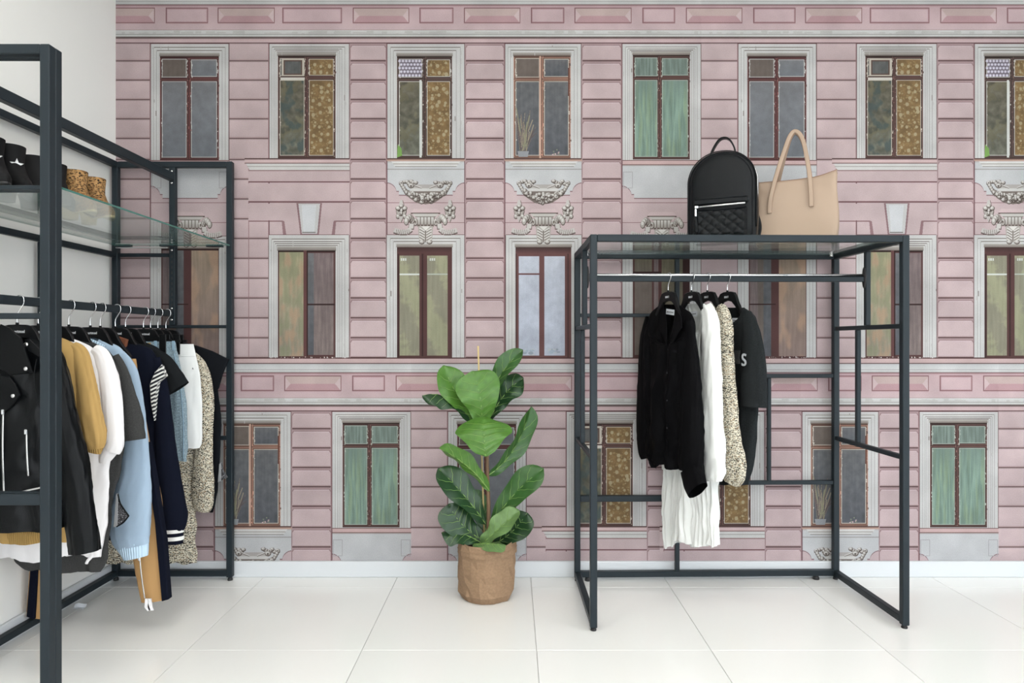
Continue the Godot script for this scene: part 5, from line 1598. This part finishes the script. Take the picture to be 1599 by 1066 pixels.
func build_plant() -> void:
	var mk := func(c: Color, r: float) -> StandardMaterial3D:
		var m := mat(c, r, 0.0, 0.5)
		m.uv1_triplanar = true
		m.uv1_scale = Vector3.ONE * 5.0
		m.albedo_texture = M.leaf_tex
		m.backlight_enabled = true
		m.backlight = Color(0.2, 0.3, 0.08)
		return m
	M.leaf_tex = noise_tex(0.02, 4, 256, 19, 0.8, 1.0)
	M.leaf_light = mk.call(c8(82, 130, 46), 0.42)
	M.leaf_mid = mk.call(c8(54, 98, 42), 0.4)
	M.leaf_dark = mk.call(c8(36, 70, 38), 0.36)
	M.leaf_pale = mk.call(c8(112, 146, 88), 0.5)
	M.leaf_vein = mat(c8(126, 158, 84), 0.5)
	M.bark = mat(c8(112, 88, 66), 0.8)
	M.bamboo = mat(c8(206, 182, 128), 0.6)
	var kr := mat(c8(158, 130, 104), 0.85, 0.0, 0.3)
	kr.uv1_triplanar = true
	kr.uv1_scale = Vector3.ONE * 6.0
	kr.albedo_texture = noise_tex(0.05, 5, 256, 23, 0.86, 1.0)
	kr.heightmap_enabled = true
	kr.heightmap_texture = M.grain_tex
	kr.heightmap_scale = 0.012
	M.kraft = kr
	M.soil = mat(c8(58, 44, 34), 0.95)
	var c := at(759.5, CY, PLANT_Z)
	var o := thing("potted_plant", "fiddle-leaf fig with large glossy leaves in a brown paper sack", "plant", Vector3(c.x, 0, c.z))
	# crumpled sack: coarse flat facets with pushed-in creases
	var mesh_for := func(y0: float, y1: float, r0: float, r1: float, extra: float, rows: int, sd: int) -> ArrayMesh:
		var rings := []
		for i in rows + 1:
			var y := lerpf(y0, y1, float(i) / rows)
			var ring := PackedVector3Array()
			for k in 26:
				var a := TAU * (k + 0.32 * sin(k * 7.3 + y * 16.0) + 0.5 * noise.get_noise_2d(k * 1.9, y * 4.0)) / 26
				var r: float = lerpf(r0, r1, float(i) / rows) + extra + 0.007 * sin(PI * clampf(y / 0.24, 0.0, 1.0))
				r += 0.0075 * noise.get_noise_2d(k * 3.7 + sd, floorf(y * 60.0) * 0.37) + 0.008 * noise.get_noise_2d(cos(a) * 0.8, sin(a) * 0.8 + y * 2.0)
				if y < 0.03: r -= (0.03 - y) * 0.5
				ring.append(Vector3(cos(a) * r, y + (0.004 * noise.get_noise_2d(k * 0.9, 3.0) if i == rows else 0.0), sin(a) * r))
			rings.append(ring)
		var st := new_st(false)
		add_skin(st, rings)
		return done(st)
	part("paper_sack", mesh_for.call(0.001, 0.232, 0.113, 0.112, 0.0, 8, 2), M.kraft, o)
	var fold := part("folded_rim", mesh_for.call(0.19, 0.239, 0.113, 0.113, 0.005, 2, 2), M.kraft, o)
	part("rim_fold_line", mesh_for.call(0.21, 0.2145, 0.115, 0.113, 0.006, 1, 2), M.kraft, fold)
	part("sack_floor", tube([Vector3(0, 0.0012, 0), Vector3(0, 0.003, 0)], 0.098, 32, 1.0, Vector3(1, 0, 0)), M.kraft, o)
	part("soil", tube([Vector3(0, 0.17, 0), Vector3(0, 0.2, 0), Vector3(0, 0.203, 0)], [0.1, 0.1, 0.08], 28, 1.0, Vector3(1, 0, 0)), M.soil, o)
	var L := func(px, py, f): return at(px, py, PLANT_Z - f) - o.position
	part("stem", tube(smooth_points([L.call(761, 862, 0), L.call(763, 800, 0), L.call(761, 740, 0.004), L.call(760, 690, 0), L.call(756, 640, -0.006), L.call(754, 600, -0.01)], 5), [0.0085, 0.0085, 0.0085, 0.0085, 0.0083, 0.0082, 0.008, 0.008, 0.008, 0.0078, 0.0076, 0.0075, 0.0073, 0.0072, 0.007, 0.0068, 0.0066, 0.0064, 0.0062, 0.006, 0.0058, 0.0056, 0.0053, 0.005, 0.0048, 0.0044], 10), M.bark, o)
	part("stake", tube([L.call(757, 860, -0.012), L.call(752, 700, -0.022), L.call(746.5, 540, -0.03)], 0.0035, 8), M.bamboo, o)
	var up := Vector3(0, 1, 0); var fr := Vector3(0, 0, 1)
	# petioles are part of each leaf's midrib; from the crown down
	fig_leaf([752, 660, 0.02], [738, 579, 0.04], Vector3(0.014, 0.0, 0.03), 0.092, Vector3(0.15, -0.25, 1), 0.18, 0.2, 0.1, M.leaf_light, 0.3, o)
	fig_leaf([750, 657, -0.01], [693, 570, 0.01], Vector3(-0.016, -0.012, 0.01), 0.064, Vector3(0.5, -0.1, 0.8), 0.3, 0.3, 0.1, M.leaf_light, 1.3, o)
	fig_leaf([748, 666, -0.01], [659, 618, 0.05], Vector3(0.0, 0.05, 0.0), 0.05, Vector3(0.2, 1, 0.15), -0.5, 0.3, 0.25, M.leaf_dark, 2.1, o)
	fig_leaf([758, 646, -0.02], [817, 546, -0.02], Vector3(-0.02, 0.02, 0.0), 0.045, Vector3(-0.4, 0.2, 0.9), 0.55, 0.3, 0.1, M.leaf_mid, 3.7, o)
	fig_leaf([762, 662, -0.03], [818, 590, -0.04], Vector3(-0.01, 0.02, -0.01), 0.055, Vector3(-0.5, 0.1, 1), 0.3, 0.45, 0.15, M.leaf_dark, 4.4, o)
	fig_leaf([762, 742, 0.0], [829, 634, -0.03], Vector3(0.02, -0.03, 0.0), 0.05, Vector3(0.7, 0.35, 0.6), 0.5, 0.3, 0.1, M.leaf_mid, 5.2, o)
	fig_leaf([758, 712, 0.13], [755, 650, 0.05], Vector3(0, 0.01, 0.035), 0.116, Vector3(0.05, 0.3, 1), -0.1, 0.1, 0.14, M.leaf_light, 6.0, o)
	fig_leaf([764, 766, 0.01], [686, 700, 0.07], Vector3(0.012, 0.02, 0.02), 0.044, Vector3(0.3, -0.8, 0.6), -0.35, 0.3, 0.1, M.leaf_light, 7.5, o)
	fig_leaf([758, 818, 0.01], [684, 731, 0.05], Vector3(0.01, 0.008, 0.02), 0.066, Vector3(0.55, 0.35, 0.8), 0.32, 0.18, 0.1, M.leaf_dark, 8.1, o)
	fig_leaf([766, 822, 0.01], [849, 731, 0.04], Vector3(-0.014, 0.012, 0.01), 0.062, Vector3(-0.55, 0.3, 0.8), 0.3, 0.18, 0.1, M.leaf_mid, 9.2, o)
	fig_leaf([757, 846, 0.0], [701, 786, 0.05], Vector3(-0.02, 0.0, 0.02), 0.075, Vector3(0.3, 0.5, 0.9), 0.15, 0.12, 0.1, M.leaf_dark, 10.4, o)
	fig_leaf([754, 850, 0.02], [689, 832, 0.07], Vector3(0.0, 0.022, 0.01), 0.05, Vector3(0.0, 1, 0.35), -0.3, 0.25, 0.2, M.leaf_dark, 11.7, o)
	fig_leaf([752, 850, 0.05], [811, 797, 0.08], Vector3(-0.01, 0.0, 0.03), 0.05, Vector3(-0.65, 0.3, 0.75), 0.5, 0.35, 0.1, M.leaf_pale, 12.3, o)
	fig_leaf([772, 850, 0.01], [823, 800, 0.03], Vector3(0.012, -0.004, 0.01), 0.062, Vector3(-0.2, 0.45, 0.9), 0.2, 0.2, 0.1, M.leaf_dark, 13.8, o)
	fig_leaf([738, 850, 0.05], [790, 851, 0.11], Vector3(0, 0.012, 0.03), 0.04, Vector3(0, 1, 0.28), -0.15, 0.15, 0.1, M.leaf_pale, 14.6, o)
	fig_leaf([760, 830, -0.02], [735, 765, -0.05], Vector3(0, 0, -0.01), 0.05, Vector3(0.2, 0.2, 1), 0.2, 0.2, 0.1, M.leaf_mid, 15.5, o)

# ---------------------------------------------------------------- bags on the glass top
func arch(w: float, h: float, inset := 0.0, z := 0.0, sag := 0.0) -> PackedVector3Array: # round-headed outline standing on y = 0
	var a := PackedVector3Array()
	var hw := w / 2 - inset
	var r := hw
	var top := h - inset
	var y0 := inset
	var c := minf(0.03, hw * 0.5)
	for k in 5: # lower right corner
		var t := -PI / 2 + PI / 2 * k / 4
		a.append(Vector3(hw - c + cos(t) * c, y0 + c + sin(t) * c, z))
	for k in 8: a.append(Vector3(hw + sag * sin(PI * (k + 1) / 9.0), lerpf(y0 + c, top - r * 0.95, (k + 1) / 9.0), z))
	for k in 29:
		var t := PI * k / 28
		a.append(Vector3(signf(cos(t)) * pow(absf(cos(t)), 0.92) * hw, top - r * 0.95 + sin(t) * r * 0.95, z))
	for k in 8: a.append(Vector3(-hw - sag * sin(PI * (k + 1) / 9.0), lerpf(top - r * 0.95, y0 + c, (k + 1) / 9.0), z))
	for k in 5:
		var t := PI + PI / 2 * k / 4
		a.append(Vector3(-hw + c + cos(t) * c, y0 + c + sin(t) * c, z))
	for k in 6: a.append(Vector3(lerpf(-hw + c, hw - c, (k + 1) / 7.0), y0, z))
	return a

func build_bags() -> void:
	var lp := mat(c8(14, 17, 20), 0.28, 0.0, 0.3)
	lp.uv1_triplanar = true
	lp.uv1_scale = Vector3.ONE * 16.0
	lp.heightmap_enabled = true
	lp.heightmap_texture = M.fine_tex
	lp.heightmap_scale = 0.08
	M.pack_leather = lp
	M.tote = mat(c8(166, 145, 127), 0.5, 0.0, 0.4)
	M.tote_edge = mat(c8(138, 104, 84), 0.6)
	var gy := RR_H - 0.001
	# backpack
	var W := 0.262; var H := 0.362; var D := 0.1
	var ctr := at(1129, 380, 2.74)
	var o := thing("backpack", "small black leather backpack with quilted pocket and silver zip", "backpack", Vector3(ctr.x, gy, ctr.z), -deg_to_rad(24))
	var h := D / 2
	part("body", skin([arch(W, H, 0.1, -h), arch(W, H, 0.02, -h), arch(W, H, 0.004, -h + 0.006), arch(W, H, 0.0, -h + 0.016, 0.003), arch(W, H, 0.0, 0.0, 0.004), arch(W, H, 0.0, h - 0.016, 0.003), arch(W, H, 0.003, h - 0.006), arch(W, H, 0.012, h)], true, true), M.pack_leather, o)
	part("front_panel", skin([arch(W, H, 0.014, h - 0.002), arch(W, H, 0.014, h + 0.003), arch(W, H, 0.02, h + 0.009), arch(W, H, 0.04, h + 0.016), arch(W, H, 0.065, h + 0.022), arch(W, H, 0.09, h + 0.025), arch(W, H, 0.118, h + 0.026)], true, true), M.pack_leather, o)
	for z in [h - 0.004, -h + 0.01]:
		var pipe := Array(arch(W + 0.003, H + 0.0015, 0.002, z).slice(5, 60))
		part("piping", tube(pipe, 0.0022, 6), M.pack_leather, o)
	var zp := Array(arch(W + 0.002, H + 0.001, 0.0, 0.012).slice(10, 50))
	part("zipper", tube(zp, 0.0028, 6), M.zinc, o, Vector3.ZERO, "silver zipper over the top")
	# quilted pocket: puffed diamonds
	var pw := 0.196; var ph := 0.118
	var nx := 72; var ny := 44
	var grid := []
	for j in ny + 1:
		var row := PackedVector3Array()
		for i in nx + 1:
			var u := float(i) / nx * 2 - 1; var v := float(j) / ny
			var x := u * pw / 2; var y := 0.014 + v * ph
			var a := absf(sin(PI * (x * 0.85 + y) / 0.036)); var b := absf(sin(PI * (x * 0.85 - y) / 0.036))
			var edge := clampf((1.0 - absf(u)) * 9.0, 0.0, 1.0) * clampf(v * 8.0, 0.0, 1.0) * clampf((1.0 - v) * 10.0, 0.0, 1.0)
			row.append(Vector3(x, y, h + 0.016 + edge * (0.016 + 0.007 * pow(a * b, 0.4))))
		grid.append(row)
	var pk := part("quilted_pocket", skin(grid, false), M.pack_leather, o, Vector3.ZERO, "diamond quilted pocket")
	part("pocket_flap", box(Vector3.ZERO, Vector3(pw + 0.012, 0.026, 0.022), 0.006), M.pack_leather, o, Vector3(0, 0.158, h + 0.024))
	part("pocket_zip", tube([Vector3(-pw / 2 + 0.006, 0.139, h + 0.036), Vector3(0, 0.1405, h + 0.0375), Vector3(pw / 2 - 0.006, 0.142, h + 0.036)], 0.0042, 8), M.zinc, o, Vector3.ZERO, "silver zipper")
	var sl := part("zip_slider", box(Vector3.ZERO, Vector3(0.014, 0.011, 0.008), 0.002), M.chrome, o, Vector3(-pw / 2 + 0.008, 0.138, h + 0.043))
	part("pull_ring", box(Vector3.ZERO, Vector3(0.007, 0.03, 0.004), 0.0015), M.chrome, sl, Vector3(-0.003, -0.022, 0.002))
	part("tassel", tube([Vector3(-0.003, -0.036, 0.002), Vector3(-0.002, -0.06, 0.004), Vector3(0.0, -0.1, 0.006)], [0.005, 0.007, 0.0085], 10, 0.6), M.pack_leather, sl)
	var hp := smooth_points([Vector3(-0.052, 0.34, -0.012), Vector3(-0.046, 0.372, -0.012), Vector3(-0.024, 0.412, -0.012), Vector3(-0.004, 0.427, -0.012), Vector3(0.022, 0.42, -0.012), Vector3(0.042, 0.385, -0.012), Vector3(0.05, 0.338, -0.012)], 6)
	part("top_handle", strap_mesh(hp, Vector3(0, 0, 1), 0.03, 0.006), M.pack_leather, o)
	for s in [-1.0, 1.0]:
		part("shoulder_strap", strap_mesh(smooth_points([Vector3(s * 0.03, 0.31, -h - 0.004), Vector3(s * 0.06, 0.26, -h - 0.03), Vector3(s * 0.1, 0.16, -h - 0.035), Vector3(s * 0.125, 0.08, -h - 0.02), Vector3(s * 0.122, 0.03, -h + 0.002)], 6), Vector3(1, 0.3, 0), 0.032, 0.008), M.pack_leather, o)
	# tote
	var tc := at(1243, 380, 2.765)
	o = thing("tote_bag", "beige leather tote bag with two long handles beside the black backpack", "handbag", Vector3(tc.x, gy, tc.z), -deg_to_rad(26))
	var rings := []
	var inner := []
	var rows := 24
	for i in rows + 1:
		var s := float(i) / rows
		var hw := lerpf(0.148, 0.158, s) + 0.012 * sin(PI * minf(s * 1.3, 1.0)) * (1.0 - s * 0.5)
		var hd := lerpf(0.074, 0.044, s * s) + 0.006 * sin(PI * s)
		var ring := PackedVector3Array()
		var rin := PackedVector3Array()
		for k in 88:
			var a := TAU * k / 88
			var ca := cos(a); var sa := sin(a)
			var e := lerpf(0.2, 0.32, s)
			var x := signf(ca) * pow(absf(ca), e) * hw
			var z := signf(sa) * pow(absf(sa), e) * hd
			var y := s * 0.258
			y += s * s * (0.022 * pow(absf(x / 0.16), 2.0) * (1.3 if x > 0 else 0.2) - 0.004)
			z += 0.01 * s * noise.get_noise_2d(x * 6.0 + 4.0, y * 5.0) * signf(sa)
			if absf(x) > hw * 0.86: x -= signf(x) * 0.02 * s * (1.0 - absf(z) / hd) # gussets drawn in
			ring.append(Vector3(x, y, z))
			rin.append(Vector3(x * 0.985, y, z * 0.94))
		rings.append(ring)
		inner.append(rin)
	var st := new_st()
	add_skin(st, rings)
	add_skin(st, inner)
	add_skin(st, [rings[rows], inner[rows]])
	add_skin(st, [rings[0], inner[0]])
	var tb := part("body", done(st), M.tote, o)
	part("raw_edge", tube(Array(rings[rows]) + [rings[rows][0]], 0.0012, 5), M.tote_edge, tb)
	var flo := PackedVector2Array()
	for v in rings[0]: flo.append(Vector2(v.x, v.z))
	var bt := new_st(false)
	add_plate(bt, flo, 0.0, 0.003)
	var bm := part("base", done(bt), M.tote, o, Vector3(0, 0.0035, 0))
	bm.rotation.x = PI / 2
	for s in [1.0, -1.0]:
		var zf: float = s * 0.052
		var hpts := smooth_points([Vector3(-0.094, 0.122, s * 0.08), Vector3(-0.09, 0.18, s * 0.077), Vector3(-0.074, 0.262, s * 0.056), Vector3(-0.048, 0.36, s * 0.03), Vector3(-0.022, 0.44, s * 0.014), Vector3(0.002, 0.456, s * 0.012), Vector3(0.028, 0.41, s * 0.024), Vector3(0.05, 0.285, s * 0.056), Vector3(0.058, 0.19, s * 0.077), Vector3(0.06, 0.136, s * 0.08)], 7)
		var hd := part("handle", strap_mesh(hpts, Vector3(0, 0, 1), 0.0045, 0.015), M.tote, o)
		part("handle_edge", strap_mesh(hpts, Vector3(0, 0, 1), 0.003, 0.0163), M.tote_edge, hd)

# flat band along points: w across 'across', t thick
func strap_mesh(pts: Array, across: Vector3, w: float, t: float) -> ArrayMesh:
	var rings := []
	for i in pts.size():
		var d: Vector3 = (pts[mini(i + 1, pts.size() - 1)] - pts[maxi(i - 1, 0)]).normalized()
		var n := d.cross(across).normalized()
		var a := n.cross(d).normalized()
		var ring := PackedVector3Array()
		for q in [[-0.5, -0.35], [-0.42, -0.5], [0.42, -0.5], [0.5, -0.35], [0.5, 0.35], [0.42, 0.5], [-0.42, 0.5], [-0.5, 0.35]]:
			ring.append(pts[i] + a * q[0] * w + n * q[1] * t)
		rings.append(ring)
	return skin(rings, true, true)

# ---------------------------------------------------------------- ankle boots on the glass shelf
func boot(label: String, z: float, upper: Material, trim: Material, star: bool, x := -1.515) -> void:
	var o := thing("ankle_boot", label, "boot", Vector3(x, 1.4875, -z), -deg_to_rad(40), "ankle boots on the glass shelf")
	# rings up the boot: height, centre along the foot (toe to +x), half length, half width; heel is lifted
	var rows := [[0.0, 0.052, 0.125, 0.034], [0.006, 0.052, 0.127, 0.037], [0.022, 0.05, 0.126, 0.039], [0.04, 0.04, 0.114, 0.038], [0.058, 0.022, 0.092, 0.037], [0.076, 0.006, 0.074, 0.037], [0.095, -0.005, 0.06, 0.037], [0.115, -0.008, 0.054, 0.039], [0.14, -0.009, 0.053, 0.041], [0.16, -0.009, 0.054, 0.042]]
	var rings := []
	for r in rows:
		var ring := PackedVector3Array()
		for k in 40:
			var a := TAU * k / 40
			var ca := cos(a)
			var px: float = r[1] + ca * r[2]
			var w: float = r[3] * (1.0 - 0.25 * maxf(0.0, ca) * (1.0 - r[0] / 0.16))
			var lift: float = 0.042 * clampf(1.0 - (px + 0.03) / 0.12, 0.0, 1.0) * (1.0 - r[0] / 0.16)
			ring.append(Vector3(px, r[0] + lift, sin(a) * w))
		rings.append(ring)
	var up := part("upper", skin(rings), upper, o)
	part("lining", tube([Vector3(-0.009, 0.12, 0), Vector3(-0.009, 0.159, 0)], [0.03, 0.039], 20, 1.25, Vector3(1, 0, 0)), M.rack_foot, o)
	var sole := []
	for dy in [-0.004, 0.004]:
		var ring := PackedVector3Array()
		for v in rings[0]: ring.append(Vector3(0.052 + (v.x - 0.052) * 1.03, v.y + dy, v.z * 1.06))
		sole.append(ring)
	part("sole", skin(sole, true, true), trim, o, Vector3(0, 0.004, 0))
	part("heel", skin([hring(0.0, 0.024), hring(0.02, 0.026), hring(0.046, 0.033)], true, true), trim, o)
	part("pull_tab", strap_mesh([Vector3(-0.058, 0.148, 0), Vector3(-0.06, 0.168, 0), Vector3(-0.064, 0.18, 0), Vector3(-0.069, 0.17, 0), Vector3(-0.068, 0.15, 0)], Vector3(0, 0, 1), 0.016, 0.003), upper, o)
	if star:
		var p := PackedVector2Array()
		for k in 10:
			var r := 0.019 if k % 2 == 0 else 0.008
			p.append(Vector2(sin(TAU * k / 10) * r, cos(TAU * k / 10) * r))
		var s := part("star", plate(p, 0.0, 0.002, 0.0004), M.alu, up, Vector3(0.0515, 0.098, -0.004), "silver star")
		s.rotation.y = PI / 2
		s.rotation.x = 0.1

func hring(y: float, r: float) -> PackedVector3Array:
	var a := PackedVector3Array()
	for k in 18:
		var t := TAU * k / 18
		a.append(Vector3(-0.043 + cos(t) * r, y, sin(t) * r))
	return a

func build_shoes() -> void:
	var suede := mat(c8(22, 22, 24), 0.75, 0.0, 0.3)
	var lb := mat(Color.WHITE, 0.7, 0.0, 0.3)
	lb.albedo_texture = leopard_image(c8(172, 134, 88), c8(30, 24, 20), c8(136, 92, 52), 150, 256, 57, 6.0, 12.0, 0.4)
	lb.uv1_triplanar = true
	lb.uv1_scale = Vector3.ONE * 9.0
	var gold := mat(c8(222, 208, 160), 0.35, 0.3)
	boot("black suede ankle boot half cut off by the left edge", 1.975, suede, M.rack_foot, true)
	boot("black suede ankle boot with a silver star on its side", 2.06, suede, M.rack_foot, true)
	boot("black ankle boot right behind the near steel post", 2.185, suede, M.rack_foot, false, -1.53)
	boot("black ankle boot next to the leopard print boots", 2.275, suede, M.rack_foot, false, -1.53)
	boot("leopard print ankle boot nearer the camera", 2.365, lb, gold, false)
	boot("leopard print ankle boot farther from the camera", 2.47, lb, gold, false)
	# scrap of white paper against the lower rail
	var st := new_st(false)
	var g := []
	for i in 5:
		var row := PackedVector3Array()
		for j in 5: row.append(Vector3(i * 0.012, 0.004 + 0.014 * absf(noise.get_noise_2d(i * 0.9, j * 0.8)) + (0.012 if j == 0 else 0.0), j * 0.006))
		g.append(row)
	add_skin(st, g, false)
	solo("paper_scrap", done(st), M.label, "crumpled scrap of white paper lying by the lower rail", "paper", Vector3(-1.738, 0.0, -2.715))
